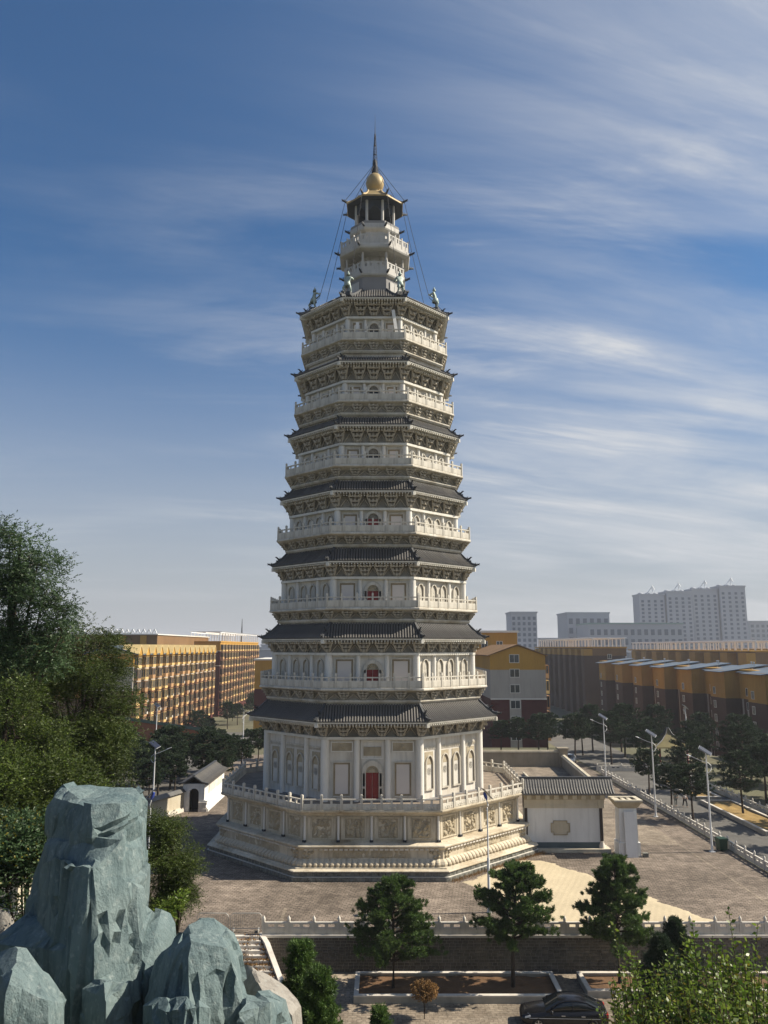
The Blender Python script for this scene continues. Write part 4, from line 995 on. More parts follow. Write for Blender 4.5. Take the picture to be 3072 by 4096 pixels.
M['glass'] = mat('glass', (0.012, 0.015, 0.018), 0.08, spec=0.6)
M['tyre'] = mat('tyre', (0.012, 0.012, 0.012), 0.85)
M['rim'] = mat('rim', (0.5, 0.5, 0.52), 0.3, metal=0.7)
M['headlamp'] = mat('headlamp', (0.65, 0.66, 0.68), 0.15, spec=0.7)
M['redlamp'] = mat('redlamp', (0.35, 0.02, 0.02), 0.2)
def car(label, loc, rz, paint):
    t = thing('car', label, 'car', loc, rz)
    # stations from nose (x = -2.3) to tail (x = 2.3): half width, sill, belt height
    stn = [(-2.32, .62, .42, .56), (-2.24, .76, .30, .66), (-2.0, .84, .22, .74), (-1.5, .89, .20, .82), (-.85, .90, .20, .92), (-.2, .91, .20, .94), (.6, .91, .20, .96), (1.3, .90, .20, 1.0), (1.85, .86, .22, 1.02), (2.2, .80, .32, .98), (2.30, .68, .45, .80)]
    b = MB(); rg = []
    for x, w, z0, z1 in stn:
        half = [(w * .80, z0), (w * .97, z0 + .06), (w, z0 + (z1 - z0) * .45), (w * .985, z0 + (z1 - z0) * .62), (w * .93, z1 - .02), (w * .78, z1 + .015), (0, z1 + .04)]
        ring = [(x, -y, z) for y, z in half] + [(x, y, z) for y, z in half[::-1][1:]]
        rg.append(ring)
    b.rings(rg, True, None, True); body = b.build('body', paint, t)
    gs = [(-1.0, .74, .93, .935), (-.30, .70, .93, 1.33), (.05, .69, .94, 1.41), (.7, .68, .95, 1.43), (1.2, .66, .97, 1.34), (1.9, .62, 1.02, 1.05)]
    b = MB(); rg = []
    for x, w, z0, z1 in gs:
        rg.append([(x, -w - .10, z0), (x, -w - .02, z0 + (z1 - z0) * .5), (x, -w + .09 * (z1 - z0), z1 - .01), (x, 0, z1 + .012), (x, w - .09 * (z1 - z0), z1 - .01), (x, w + .02, z0 + (z1 - z0) * .5), (x, w + .10, z0)])
    b.rings(rg, True, None, True); b.build('window', M['glass'], t)
    b = MB(); rg = []
    for x, w, z1 in ((-.28, .58, 1.345), (.05, .585, 1.43), (.7, .575, 1.45), (1.18, .55, 1.36)): rg.append([(x, -w, z1 - .045), (x, -w * .8, z1), (x, 0, z1 + .012), (x, w * .8, z1), (x, w, z1 - .045), (x, 0, z1 - .05)])
    b.rings(rg, True, None, True); b.build('roof_panel', paint, t)
    for s in (-1, 1):
        for (x0, x1, x2) in ((-1.02, -.30, .05), (.50, .46, .46), (1.92, 1.2, .9)):
            pass
        b = MB(); b.tube([(-1.02, s * .82, .945), (-.30, s * .665, 1.33), (.05, s * .63, 1.415), (.7, s * .62, 1.435), (1.2, s * .60, 1.345), (1.9, s * .69, 1.05)], .028, 5); b.tube([(.42, s * .80, .97), (.44, s * .625, 1.42)], .03, 5); b.build('pillar', paint, t)
        b = MB(); b.lathe([(0, -.09), (.09, -.05), (.10, .05), (0, .09)], 6, mtx=Matrix.Translation((-.72, s * .98, .98)) @ Matrix.Rotation(R(90), 4, 'X')); b.build('mirror', paint, t)
        b = MB(); b.add([(-2.20, s * .50, .66), (-2.10, s * .78, .66), (-1.82, s * .845, .74), (-1.95, s * .62, .775), (-2.25, s * .50, .60), (-2.12, s * .80, .58), (-1.84, s * .87, .66)], [(0, 1, 2, 3), (0, 4, 5, 1), (1, 5, 6, 2)]); b.build('headlight', M['headlamp'], t)
        b = MB(); b.box(2.14, 2.29, min(s * .45, s * .80), max(s * .45, s * .80), .74, .90); b.build('tail_light', M['redlamp'], t)
        for x in (-1.42, 1.42):
            w = thing_part = link('wheel', None, t); w.location = (x, s * .80, .33)
            mt = Matrix.Rotation(R(90), 4, 'X')
            MB().lathe([(.20, -.11), (.31, -.11), (.33, -.07), (.33, .07), (.31, .11), (.20, .11)], 20, cap=False, mtx=mt).build('tyre', M['tyre'], w)
            rm = MB().lathe([(0, .05), (.05, .10), (.06, .06)], 10, mtx=mt)
            for q in range(5):
                rm.box(-.03, .03, -.10 * 1, .10, .03, .21, Matrix.Rotation(2 * math.pi * q / 5, 4, 'Y'))
            rm.lathe([(.19, -.10), (.215, -.105), (.215, .105), (.19, .10)], 20, cap=False, mtx=mt); rm.lathe([(0, -.03), (.2, -.03), (.2, .03), (0, .03)], 16, cap=False, mtx=mt); rm.build('rim', M['rim'], w)
        b = MB(); b.tube([(-1.9, s * .90, .62), (1.9, s * .90, .70)], .012, 4); b.build('trim', M['rim'], t)
        for x in (-.1, .95): MB().box(x - .1, x + .1, s * .915 - .012, s * .915 + .012, .78, .81).build('door_handle', M['rim'], t)
    MB().box(-2.335, -2.29, -.38, .38, .40, .56).build('grille', M['iron'], t)
    MB().box(-2.34, -2.32, -.22, .22, .36, .46).build('number_plate', M['blue'], t)
    return t
M['carblack'] = mat('carblack', (0.008, 0.008, 0.010), 0.22, spec=0.4); M['carblack'].node_tree.nodes['Principled BSDF'].inputs['Coat Weight'].default_value = 0.15
M['carwhite'] = mat('carwhite', (0.6, 0.61, 0.62), 0.25, spec=0.6)
car('glossy black saloon car parked beside the planting beds', (9.75, 46.95, -2.2), R(-5), M['carblack'])
car('white car half hidden behind the sloping court wall', (29.0, 128.5, 0), R(70), M['carwhite'])

def skin_body(name, joints, edges, mat_, parent=None, sub=2, root=0):
    names = list(joints); me = bpy.data.meshes.new(name)
    me.from_pydata([joints[n][0] for n in names], [(names.index(a), names.index(b_)) for a, b_ in edges], [])
    o = link(name, me, parent); me.materials.append(mat_)
    md = o.modifiers.new('skin', 'SKIN'); md.use_smooth_shade = True
    for i, n in enumerate(names):
        r_ = joints[n][1]; sv = me.skin_vertices[0].data[i]; sv.radius = (r_, r_) if not isinstance(r_, tuple) else r_; sv.use_root = (i == root)
    s = o.modifiers.new('sub', 'SUBSURF'); s.levels = sub; s.render_levels = sub
    return o
def person(label, x, y, rz, shirt, trousers, stride):
    t = thing('person', label, 'person', (x, y, -.01), rz)
    J = {'pel': ((0, 0, .92), (.15, .11)), 'waist': ((0, 0, 1.08), (.13, .10)), 'chest': ((0, 0, 1.30), (.17, .12)), 'neck': ((0, 0, 1.46), .055), 'head': ((0, -.02, 1.58), (.075, .09)), 'crown': ((0, -.01, 1.68), (.07, .08))}
    Ed = [('pel', 'waist'), ('waist', 'chest'), ('chest', 'neck'), ('neck', 'head'), ('head', 'crown')]
    for s, n in ((-1, 'l'), (1, 'r')):
        f = stride * s
        J.update({'sh' + n: ((s * .18, 0, 1.40), .06), 'el' + n: ((s * .24, f * .12, 1.14), .045), 'wr' + n: ((s * .23, -f * .1 - .1, .92), .035), 'ha' + n: ((s * .23, -f * .12 - .13, .84), .035),
                  'hip' + n: ((s * .09, 0, .86), .095), 'kn' + n: ((s * .10, -f * .18 - .03, .50), .065), 'an' + n: ((s * .10, -f * .28 + .04, .08), .045), 'to' + n: ((s * .11, -f * .28 - .14, .04), .04)})
        Ed += [('chest', 'sh' + n), ('sh' + n, 'el' + n), ('el' + n, 'wr' + n), ('wr' + n, 'ha' + n), ('pel', 'hip' + n), ('hip' + n, 'kn' + n), ('kn' + n, 'an' + n), ('an' + n, 'to' + n)]
    skin_body('body', J, Ed, M['skin'], t)
    def grow(ns, eds, k, m, nm):
        JJ = {n: (J[n][0], tuple(q * k + .012 for q in J[n][1]) if isinstance(J[n][1], tuple) else J[n][1] * k + .012) for n in ns}
        skin_body(nm, JJ, eds, m, t)
    grow(['pel', 'waist', 'chest', 'shl', 'ell', 'shr', 'elr'], [('pel', 'waist'), ('waist', 'chest'), ('chest', 'shl'), ('shl', 'ell'), ('chest', 'shr'), ('shr', 'elr')], 1.1, shirt, 'shirt')
    grow(['pel', 'hipl', 'knl', 'anl', 'hipr', 'knr', 'anr'], [('pel', 'hipl'), ('hipl', 'knl'), ('knl', 'anl'), ('pel', 'hipr'), ('hipr', 'knr'), ('knr', 'anr')], 1.1, trousers, 'trousers')
    MB().lathe([(.0, .14), (.06, .12), (.098, .05), (.10, -.02), (.06, -.06)], 12, mtx=Matrix.Translation((0, .0, 1.64))).build('hair', M['iron'], t)
    return t
M['skin'] = mat('skin', (0.42, 0.27, 0.19), 0.6)
M['cloth_pale'] = mat('cloth_pale', (0.55, 0.52, 0.52), 0.9, 0.1, 4); M['cloth_dark'] = mat('cloth_dark', (0.025, 0.025, 0.03), 0.9); M['cloth_grey'] = mat('cloth_grey', (0.20, 0.21, 0.20), 0.9, 0.15, 4)
person('person in pale top and dark trousers walking on the grey road', 34.4, 94.6, R(10), M['cloth_pale'], M['cloth_dark'], 1)
person('person in grey clothes walking beside the one in the pale top', 33.5, 95.0, R(-15), M['cloth_grey'], M['cloth_grey'], -1)
# ------------------------------------------------------------------ apartment blocks and the far city
M['bred'] = mat('bred', (0.085, 0.022, 0.020), 0.85, 0.12, 0.15, (0.05, 0.015, 0.013), 0.4, (0.2, 0.2, 0.06), 0.05, 5)
M['bgrey'] = mat('bgrey', (0.40, 0.37, 0.33), 0.85, 0.07, 0.15, (0.28, 0.25, 0.21), 0.4, (0.2, 0.2, 0.05), 0.03, 5)
M['byellow'] = mat('byellow', (0.46, 0.255, 0.045), 0.85, 0.08, 0.15, (0.30, 0.16, 0.03), 0.4, (0.2, 0.2, 0.05), 0.03, 5)
M['byellow_shade'] = mat('byellow_shade', (0.44, 0.25, 0.05), 0.85, 0.08, 0.15, (0.22, 0.12, 0.03), 0.4, (0.2, 0.2, 0.05), 0.03, 5)  # the building yellow again, coloured slightly darker for facades in shade
M['bbrown'] = mat('bbrown', (0.20, 0.115, 0.05), 0.85, 0.12, 0.15, (0.12, 0.07, 0.03), 0.4, (0.2, 0.2, 0.05), 0.03, 5)
M['bmaroon'] = mat('bmaroon', (0.085, 0.050, 0.036), 0.85, 0.12, 0.15, (0.035, 0.022, 0.02), 0.4, (0.2, 0.2, 0.05), 0.03, 5)
M['wframe'] = mat('wframe', (0.72, 0.69, 0.62), 0.6)
M['wglass'] = mat('wglass', (0.03, 0.04, 0.045), 0.12, 0.4, 0.2, spec=0.7, island=0.5)
M['balc'] = mat('balc', (0.60, 0.41, 0.17), 0.8, 0.2, 0.3, (0.17, 0.11, 0.07), 0.4, (0.4, 0.4, 0.2), 0.05, 5, island=0.3)
M['balc2'] = mat('balc2', (0.42, 0.25, 0.12), 0.8, 0.2, 0.3, (0.14, 0.08, 0.06), 0.4, (0.4, 0.4, 0.2), 0.05, 5, island=0.3)
M['broof'] = mat('broof', (0.085, 0.12, 0.165), 0.55, 0.15, 0.3, (0.22, 0.20, 0.18), 0.3, (0.3, 0.3, 0.3), 0.05, 4)
M['dormer'] = mat('dormer', (0.62, 0.47, 0.22), 0.8, 0.1, 0.5)
M['perg'] = mat('perg', (0.75, 0.76, 0.77), 0.7, 0.05, 0.4)
M['acunit'] = mat('acunit', (0.6, 0.58, 0.54), 0.6)
M['farwall'] = mat('farwall', (0.34, 0.36, 0.40), 0.9, 0.06, 0.05)
M['farwin'] = mat('farwin', (0.09, 0.115, 0.155), 0.35, 0.2, 0.1)
M['fargreen'] = mat('fargreen', (0.18, 0.27, 0.26), 0.8)
def rot_face(side):              # local frame of a facade: x along it, y inwards
    return {'+x': Matrix.Rotation(R(90), 4, 'Z'), '-x': Matrix.Rotation(R(-90), 4, 'Z'), '-y': Matrix.Identity(4)}[side]

def win_mesh(w, h):
    f = MB(); f.frame([(-w/2, 0), (w/2, 0), (w/2, h), (-w/2, h)], [(-w/2+.09, .09), (w/2-.09, .09), (w/2-.09, h-.09), (-w/2+.09, h-.09)], -.07, .02); f.box(-.035, .035, -.05, .02, .09, h-.09)
    p = MB(); p.box(-w/2+.09, w/2-.09, -.02, .015, .09, h-.09)
    a = f.mesh('window'); a.materials.append(M['wframe']); c = p.mesh('pane'); c.materials.append(M['wglass']); return a, c
WM = {k: win_mesh(*k) for k in ((1.9, 1.6), (1.2, 1.5), (.8, 1.3), (1.5, 1.6))}
def window(parent, key, mt):
    a, c = WM[key]; o = link('window', a, parent, None, mt); link('pane', c, o); return o
# glazed balcony (projecting 1.0 m), one mesh shared by all
def balcony_mesh(w, h, wide_sill):
    f = MB(); f.box(-w/2, w/2, -1.0, 0, 0, .16); f.box(-w/2, w/2, -1.0, -.9, .16, wide_sill); f.box(-w/2, -w/2+.1, -.9, 0, .16, wide_sill); f.box(w/2-.1, w/2, -.9, 0, .16, wide_sill)
    f.box(-w/2, w/2, -1.0, 0, h-.12, h)
    for x in (-w/2, -w/6-.04, w/6-.04, w/2-.09): f.box(x, x+.09, -.98, -.89, wide_sill, h-.12)
    for x in (-w/2, w/2-.09): f.box(x, x+.09, -.5, -.42, wide_sill, h-.12)
    p = MB(); p.box(-w/2+.05, w/2-.05, -.94, -.02, wide_sill, h-.12)
    return f, p
BM = []
for w, sill, m in ((2.5, .62, 'balc'), (2.3, .95, 'balc2'), (2.5, .45, 'balc2')):
    f, p = balcony_mesh(w, 2.55, sill); a = f.mesh('balcony'); a.materials.append(M[m]); c = p.mesh('pane'); c.materials.append(M['wglass']); BM.append((a, c))
cg = MB()                        # window cage with flower shelf
for x in np.linspace(-.75, .75, 7): cg.box(x-.012, x+.012, -.5, -.47, 0, 1.25)
for z in (0, .6, 1.22): cg.box(-.77, .77, -.51, -.46, z, z+.03)
for s in (-.76, .74): cg.box(s, s+.02, -.5, 0, 0, .03); cg.box(s, s+.02, -.5, 0, 1.22, 1.25)
cg.box(-.75, .75, -.48, 0, -.05, 0)
CAGE = cg.mesh('window_cage'); CAGE.materials.append(M['balc'])
AC = MB().box(-.42, .42, -.42, -.06, 0, .62).mesh('air_conditioner'); AC.materials.append(M['acunit'])

def bands(t, w, d, levels):
    for (nm, z0, z1, m) in levels:
        MB().box(0, w, 0, d, z0, z1).build(nm, m, t)
    for (_, z0, z1, m) in levels[1:]:
        MB().box(-.06, w + .06, -.06, d + .06, z0 - .09, z0 + .09).build('string_course', M['wframe'], t)
rc = random.Random(11)
def left_block(label, x1, y0, L_, h, near, pergola=False):
    """long block whose balconied facade faces +X at x1"""
    dpt = 11.0
    t = thing('apartment_block', label, 'apartment block', (x1 - dpt, y0, -6.3)); h += 6.3
    bands(t, dpt, L_, [('lower_wall', 0, h - 8.2, M['bred']), ('middle_wall', h - 8.2, h - 3.0, M['bgrey'] if near else M['bred']), ('upper_wall', h - 3.0, h, M['byellow'])])
    F = Matrix.Translation((dpt, 0, 0)) @ rot_face('+x')
    nb = int(L_ / 5.6); st = L_ / nb; nf = int(h / 2.9)
    for i in range(nb):
        x = (i + .5) * st
        for q in range(nf):
            z = h - .35 - 2.85 * (nf - q); 
            if z < -.2: continue
            top = (q == nf - 1)
            a, c = BM[rc.randrange(3)] if not top else BM[0]
            o = link('balcony', a, t, None, F @ Matrix.Translation((x - 1.15, 0, z))); link('pane', c, o)
            window(t, (1.5, 1.6), F @ Matrix.Translation((x + 1.55, -.001, z + .75)))
            if rc.random() < .62 and not top: link('window_cage', CAGE, t, None, F @ Matrix.Translation((x + 1.55, -.05, z + .7)))
            if rc.random() < .55: link('air_conditioner', AC, t, None, F @ Matrix.Translation((x + rc.choice((.55, 2.5)), 0, z + .25)))
    if not pergola:
        rr_ = MB(); rr_.rings([[(x, -.6, h), (x, dpt / 2, h + 1.7), (x, dpt + .9, h - .25), (x, dpt + .9, h - .05), (x, dpt / 2, h + 1.95), (x, -.6, h + .2)] for x in (0, L_)], True, Matrix.Rotation(R(90), 4, 'Z') @ Matrix.Scale(-1, 4, (0, 1, 0)))
        rf = rr_.build('roof', M['broof'], t)
        for i in range(nb):      # gabled dormers over the balcony bays
            y = (i + .5) * st - 1.15
            g = MB(); mt = F @ Matrix.Translation((y, 0, h - .35))
            g.prism([(-1.35, 0), (1.35, 0), (1.35, .45), (0, 2.15), (-1.35, .45)], -.96, 2.8, mt); dm = g.build('dormer', M['byellow'], t)
            g = MB(); g.add([(-1.7, -1.15, .15), (0, -1.15, 2.25), (0, 3, 2.25), (-1.7, 3, .15), (-1.7, -1.15, .42), (0, -1.15, 2.55), (0, 3, 2.55), (-1.7, 3, .42)], BOXF, mt); g.add([(0, -1.15, 2.25), (1.7, -1.15, .15), (1.7, 3, .15), (0, 3, 2.25), (0, -1.15, 2.55), (1.7, -1.15, .42), (1.7, 3, .42), (0, 3, 2.55)], BOXF, mt); g.build('dormer_roof', M['dormer'], dm)
    else:
        MB().box(-.2, dpt + .2, -.2, L_ + .2, h, h + .5).build('parapet', M['byellow'], t)
        pergola_on(t, 0, dpt, 0, L_, h + .5, 3.2)
    return t
def pergola_on(t, x0, x1, y0, y1, z, hh, n=None):
    n = n or max(4, int((y1 - y0) / 5))
    pm = MB().box(-.16, .16, -.16, .16, 0, hh).mesh('pergola_post'); pm.materials.append(M['perg'])
    bm_ = MB().box(x0 - .4, x1 + .4, -.12, .12, 0, .30).mesh('pergola_beam'); bm_.materials.append(M['perg'])
    for i in range(n + 1):
        y = y0 + .3 + (y1 - y0 - .6) * i / n
        for x in (x0 + .3, x1 - .3): link('pergola_post', pm, t, None, Matrix.Translation((x, y, z)))
        for e in (0, .33, .66): 
            if i < n or e == 0: link('pergola_beam', bm_, t, None, Matrix.Translation((0, y + e * (y1 - y0) / n, z + hh)))
    for x in (x0 + .3, x1 - .3, (x0 + x1) / 2): MB().box(x - .14, x + .14, y0, y1, z + hh - .28, z + hh - .01).build('pergola_rail', M['perg'], t)
left_block('apartment block with sunlit ochre balconies and little gabled dormers', -57.6, 185, 88, 16.4, True)
left_block('dark red apartment block with sunlit balconies and white rooftop pergola', -58.6, 287, 86, 19.6, False, True)
bk = thing('apartment_block', 'brown and yellow apartment block rising behind the gabled dormers', 'apartment block', (-112, 240, 0))
MB().box(0, 44, 0, 70, -6.4, 21.6).build('wall', M['bbrown'], bk)
for i in range(6): MB().box(8 + i * 6.2, 9.8 + i * 6.2, -.5, 0, 3, 21.4).build('pilaster', M['byellow'], bk)
MB().box(-.3, 44.3, -.6, 70.3, 21.6, 21.9).build('cornice', M['wframe'], bk)
for i in range(26):
    y = -.3; g = MB(); x = 1 + i * 1.65; g.prism([(x, 21.9), (x + .25, 21.9), (x + 1.05, 23.3), (x + .8, 23.3)], y, y + .4); g.prism([(x + 1.4, 21.9), (x + 1.65, 21.9), (x + 1.05, 23.3), (x + .8, 23.3)], y + .002, y + .402); g.build('rooftop_truss', M['perg'], bk)

# gabled block right of the pagoda (end wall to the viewer)
gb = thing('apartment_block', 'gabled apartment end wall banded yellow, grey and dark red right of the pagoda', 'apartment block', (20.3, 154, 0))
w, d = 10.6, 60
for nm, z0, z1, m in (('lower_wall', -6.4, 8.25, M['bred']), ('middle_wall', 8.25, 13.7, M['bgrey']), ('upper_wall', 13.7, 16.4, M['byellow'])): MB().box(0, w, 0, d, z0, z1).build(nm, m, gb)
MB().prism([(0, 16.4), (w, 16.4), (w / 2, 18.25)], 0, d).build('gable', M['byellow'], gb)
b = MB(); 
for s in (0, 1):
    xa, xb = (-.5, w / 2) if s == 0 else (w / 2, w + .5); za, zb = (16.25, 18.35) if s == 0 else (18.35, 16.25)
    b.add([(xa, -.35, za), (xb, -.35, zb), (xb, d, zb), (xa, d, za), (xa, -.35, za + .18), (xb, -.35, zb + .18), (xb, d, zb + .18), (xa, d, za + .18)], BOXF)
b.build('roof', M['bbrown'], gb)
MB().box(-.05, w + .05, -.08, .0, 8.15, 8.35).build('string_course', M['wframe'], gb)
MB().box(3.55, 5.75, -.05, 0, -6.3, 13.6).build('window_strip', M['bgrey'], gb)
for q in range(6): window(gb, (1.9, 1.6), Matrix.Translation((4.65, -.055 if q < 5 else -.002, .6 + 2.92 * q - (.2 if q == 5 else 0))))
link('air_conditioner', AC, gb, None, Matrix.Translation((5.35, -.05, 2.75)))
for q in range(5):
    for j in range(3):
        a, c = BM[(q + j) % 3]; o = link('balcony', a, gb, None, Matrix.Translation((w, 3 + j * 6, .4 + 2.9 * q)) @ rot_face('+x')); link('pane', c, o)
tb_ = thing('apartment_block', 'plain ochre block just behind the gabled end wall', 'apartment block', (18.5, 192, 0))
MB().box(-6, 13.5, 0, 30, -6.4, 21.4).build('wall', M['byellow'], tb_); MB().box(-6.3, 13.8, -.3, 30.3, 21.4, 21.9).build('parapet', M['wframe'], tb_)
for q in range(3): window(tb_, (1.5, 1.6), Matrix.Translation((2 + q * 3.6, -.002, 17.8)))
ob = thing('apartment_block', 'low orange house front half hidden behind the left flank of the pagoda', 'apartment block', (-52, 262 - 118, 0))
ob.location = (-34.5, 215, 0); MB().box(0, 10, 0, 20, -6.4, 14.5).build('wall', M['byellow'], ob); MB().box(-.3, 10.3, -.3, 20, 14.5, 14.9).build('parapet', M['wframe'], ob); MB().box(0, 10, -.05, 0, 0, 7).build('lower_wall', M['bred'], ob)

def right_block(label, x0, y0, units, ul, h, dpt=12.0, split=9.0, pergola=False, detail=True):
    """stepped block whose shaded facade faces -X at x0; units run away from the viewer"""
    t = thing('apartment_block', label, 'apartment block', (x0, y0, -6.3)); h += 6.3; split += 6.3
    L_ = units * ul
    MB().box(0, dpt, 0, L_, 0, split).build('lower_wall', M['bmaroon'], t); MB().box(0, dpt, 0, L_, split, h - .02).build('upper_wall', M['byellow_shade'] if not pergola else M['bbrown'], t)
    F = rot_face('-x')           # local x runs towards -Y
    fp = 2.8; nf = int((h - .6) / fp)
    for u in range(units):
        ya = u * ul
        # projecting stair block
        pw = ul * .42
        MB().box(-3.0, 0, ya, ya + pw, 0, split).build('bay_lower', M['bmaroon'], t); MB().box(-3.0, 0, ya, ya + pw, split, h - .3).build('bay_upper', M['byellow_shade'], t)
        if not pergola:
            r_ = MB(); r_.rings([[(-4.0, y, h - .62), (-4.0, y, h - .48), (dpt * .5, y, h + .95), (dpt * .5, y, h + .75)] for y in (ya - .6, ya + pw + .5)], True); r_.build('roof', M['broof'], t)
            r_ = MB(); r_.rings([[(-.9, y, h - .62), (-.9, y, h - .48), (dpt * .5, y, h + .52), (dpt * .5, y, h + .35)] for y in (ya + pw + .52, ya + ul - .62)], True); r_.build('roof', M['broof'], t)
            r_ = MB(); r_.rings([[(dpt * .5, y, h + .30), (dpt * .5, y, h + .50), (dpt + .6, y, h - .1), (dpt + .6, y, h - .3)] for y in (ya, ya + ul - .02)], True); r_.build('roof', M['broof'], t)
            for q in range(2): MB().lathe([(.12, h - .2), (.12, h + 1.3), (.2, h + 1.3), (.2, h + 1.45)], 8, (dpt * .36 + q, ya + pw * (.3 + .45 * q))).build('vent_pipe', M['perg'], t)
        if detail:
            for q in range(nf):
                z = .6 + fp * q
                mt = Matrix.Translation((-1.7, ya + pw * .30, z)) @ F
                window(t, (1.2, 1.5), Matrix.Translation((-3.002, ya + pw * .72, z)) @ F)
                if u == 0 and q > 1: window(t, (1.5, 1.6), Matrix.Translation((-1.5, ya - .002, z)))
                for e in (.56, .80):
                    window(t, (1.5, 1.6), Matrix.Translation((-.002, ya + ul * e, z)) @ F)
                    if z < split: MB().box(-.03, 0, ya + ul * e - .62, ya + ul * e + .62, z - 1.15, z - .06).build('spandrel', M['bgrey'], t)
                if q % 2 == u % 2: link('air_conditioner', AC, t, None, Matrix.Translation((0, ya + ul * .68, z + .1)) @ F)
            for e in (.47, .93): MB().box(-.06, 0, ya + ul * e - .3, ya + ul * e + .3, .3, split).build('pale_strip', M['bgrey'], t)
        else:
            MB().box(-.12, 0, ya + ul * .55, ya + ul * .60, .5, h - .6).build('mullion_strip', M['bgrey'], t); MB().box(-.12, 0, ya + ul * .82, ya + ul * .86, .5, h - .6).build('mullion_strip', M['bgrey'], t)
    for q in range(2, nf): window(t, (1.5, 1.6), Matrix.Translation((dpt * .5, -.002, .6 + fp * q)))
    if pergola:
        MB().box(-1.9, dpt + .2, -.2, L_ + .2, h - .02, h + .5).build('parapet', M['byellow'], t); pergola_on(t, 0, dpt, 0, L_, h + .5, 3.0)
    return t
right_block('long shaded block with ochre top floors and stepped grey-blue metal roofs', 72.5, 112, 9, 17.6, 13.5, split=7.7)
right_block('dark block behind the grey-blue roofs with white pergola along its top', 73.5, 283, 10, 9.8, 17.6, split=15.0, pergola=True, detail=False)
right_block('brown block with white pergola behind the stepped metal roofs', 118, 255, 9, 14, 16.4, split=8, pergola=True, detail=False)
right_block('farthest brown block with white pergola below the hazy high-rise', 158, 262, 8, 14, 16.8, split=8, pergola=True, detail=False)

# ---------- far buildings in the haze
def far_block(label, x0, x1, y, d, h, nx_, nz_, name='office_block', cat='building', wz=(1.6,), top=None):
    t = thing(name, label, cat, (x0, y, -6.3)); w = x1 - x0; h += 6.3
    MB().box(0, w, 0, d, 0, h).build('wall', M['farwall'], t)
    me = MB().box(-.5 * w / nx_ * .56, .5 * w / nx_ * .56, -.12, .05, 0, (h - 4) / nz_ * .6).mesh('window'); me.materials.append(M['farwin'])
    for i in range(nx_):
        for q in range(nz_): link('window', me, t, None, Matrix.Translation(((i + .5) * w / nx_, 0, 3 + (h - 4) / nz_ * q)))
    MB().box(-.6, w + .6, -.6, d + .6, h, h + 1.2).build('parapet', top or M['farwall'], t)
    return t
def ux(xo, D): return (xo / 4 - 384) / 774 * D
D = 760
hr = thing('high_rise', 'long hazy high-rise slab with antenna frames on its roof', 'high-rise', (ux(2532, D), D, -6.3)); w = ux(2948, D) - ux(2532, D); hh = 80
for j in range(4):
    xa = w * j / 4; xb = w * (j + 1) / 4 - 1.2
    MB().box(xa, xb, -2.5 if j % 2 else 0, 20, 0, hh - 7 + j * 2.6).build('wing', M['farwall'], hr)
    MB().box(xa - .5, xb + .5, -3.2 if j % 2 else -.7, 20.5, hh - 7 + j * 2.6, hh - 5.5 + j * 2.6).build('cornice', M['farwall'], hr)
    hj = hh - 7 + j * 2.6
    me = MB().box(-1.25, 1.25, -.2, .05, 0, 2.3).mesh('window'); me.materials.append(M['farwin'])
    for i in range(4):
        for q in range(18): link('window', me, hr, None, Matrix.Translation((xa + (xb - xa) * (i + .5) / 4, -2.5 if j % 2 else 0, 3 + (hj - 6) / 18 * q)))
    g = MB(); g.tube([(xa + 8, 6, hj), (xa + 15, 6, hj + 9)], .5, 5); g.tube([(xa + 15, 6, hj), (xa + 15, 6, hj + 10)], .5, 5); g.tube([(xa + 15, 6, hj + 9.5), (xa + 17, 6, hj + 6)], .5, 5); g.build('antenna_frame', M['perg'], hr)
    for q in range(3): MB().lathe([(2.6, hj + 1.4), (2.6, hj + 2.6), (.5, hj + 3.4)], 10, (xa + 4 + q * 7, 8)).build('roof_dome', M['farwall'], hr)
D = 640
far_block('hazy flat-roofed hall with green roof edge before the high-rise', ux(2330, D), ux(2695, D), D, 40, 36, 14, 5, top=M['fargreen'])
far_block('hazy grey hall block with glazed corner behind the green-edged hall', ux(2248, 700), ux(2412, 700), 700, 40, 47, 6, 6)
far_block('slim hazy office tower right of the pagoda', ux(2030, 620), ux(2130, 620), 620, 25, 44, 5, 11)
far_block('hazy pale house row with roof frames beyond the high-rise', ux(2955, 900), ux(3200, 900), 900, 30, 46, 12, 9)
for i, (xa, xb, D, h_) in enumerate(((1045, 1090, 520, 13), (1062, 1120, 640, 19), (1085, 1135, 900, 24), (1050, 1072, 700, 17), (2145, 2260, 900, 27), (1940, 2040, 800, 28))):
    far_block(['low hazy shed roof in the gap beside the pagoda', 'hazy office strip in the gap beside the pagoda', 'pale distant block on the horizon beside the pagoda', 'tiny hazy house in the gap by the balconied block', 'wide hazy block on the horizon behind the slim tower', 'hazy block on the horizon behind the plain ochre block'][i], ux(xa, D), ux(xb, D), D, 20, h_, 5, 4)
mt_ = thing('radio_mast', 'thin lattice radio mast on the horizon above the dark red block', 'mast', (ux(985, 800), 800, 0)); MB().tube([(0, 0, 0), (0, 0, 22), (0, 0, 46)], [1.6, 1.2, .2], 4).build('lattice', M['iron'], mt_)
# city carpet: roofs that merge into one mass in the distance
cc = MB(); rr2 = random.Random(3)
for i in range(700):
    y = rr2.uniform(430, 2600); x = rr2.uniform(-.62, .62) * y
    if abs(x) < 60 and y < 420: continue
    w = rr2.uniform(10, 34); d_ = rr2.uniform(8, 16); h_ = rr2.choice((4, 6, 9, 12, 15)) + rr2.random() * 3
    cc.box(x, x + w, y, y + d_, -6.4, h_); cc.box(x - .4, x + w + .4, y - .4, y + d_ + .4, h_, h_ + .5)
tag(cc.build('distant_city', M['farwall']), 'hazy carpet of low city roofs towards the horizon', 'city', kind='stuff')
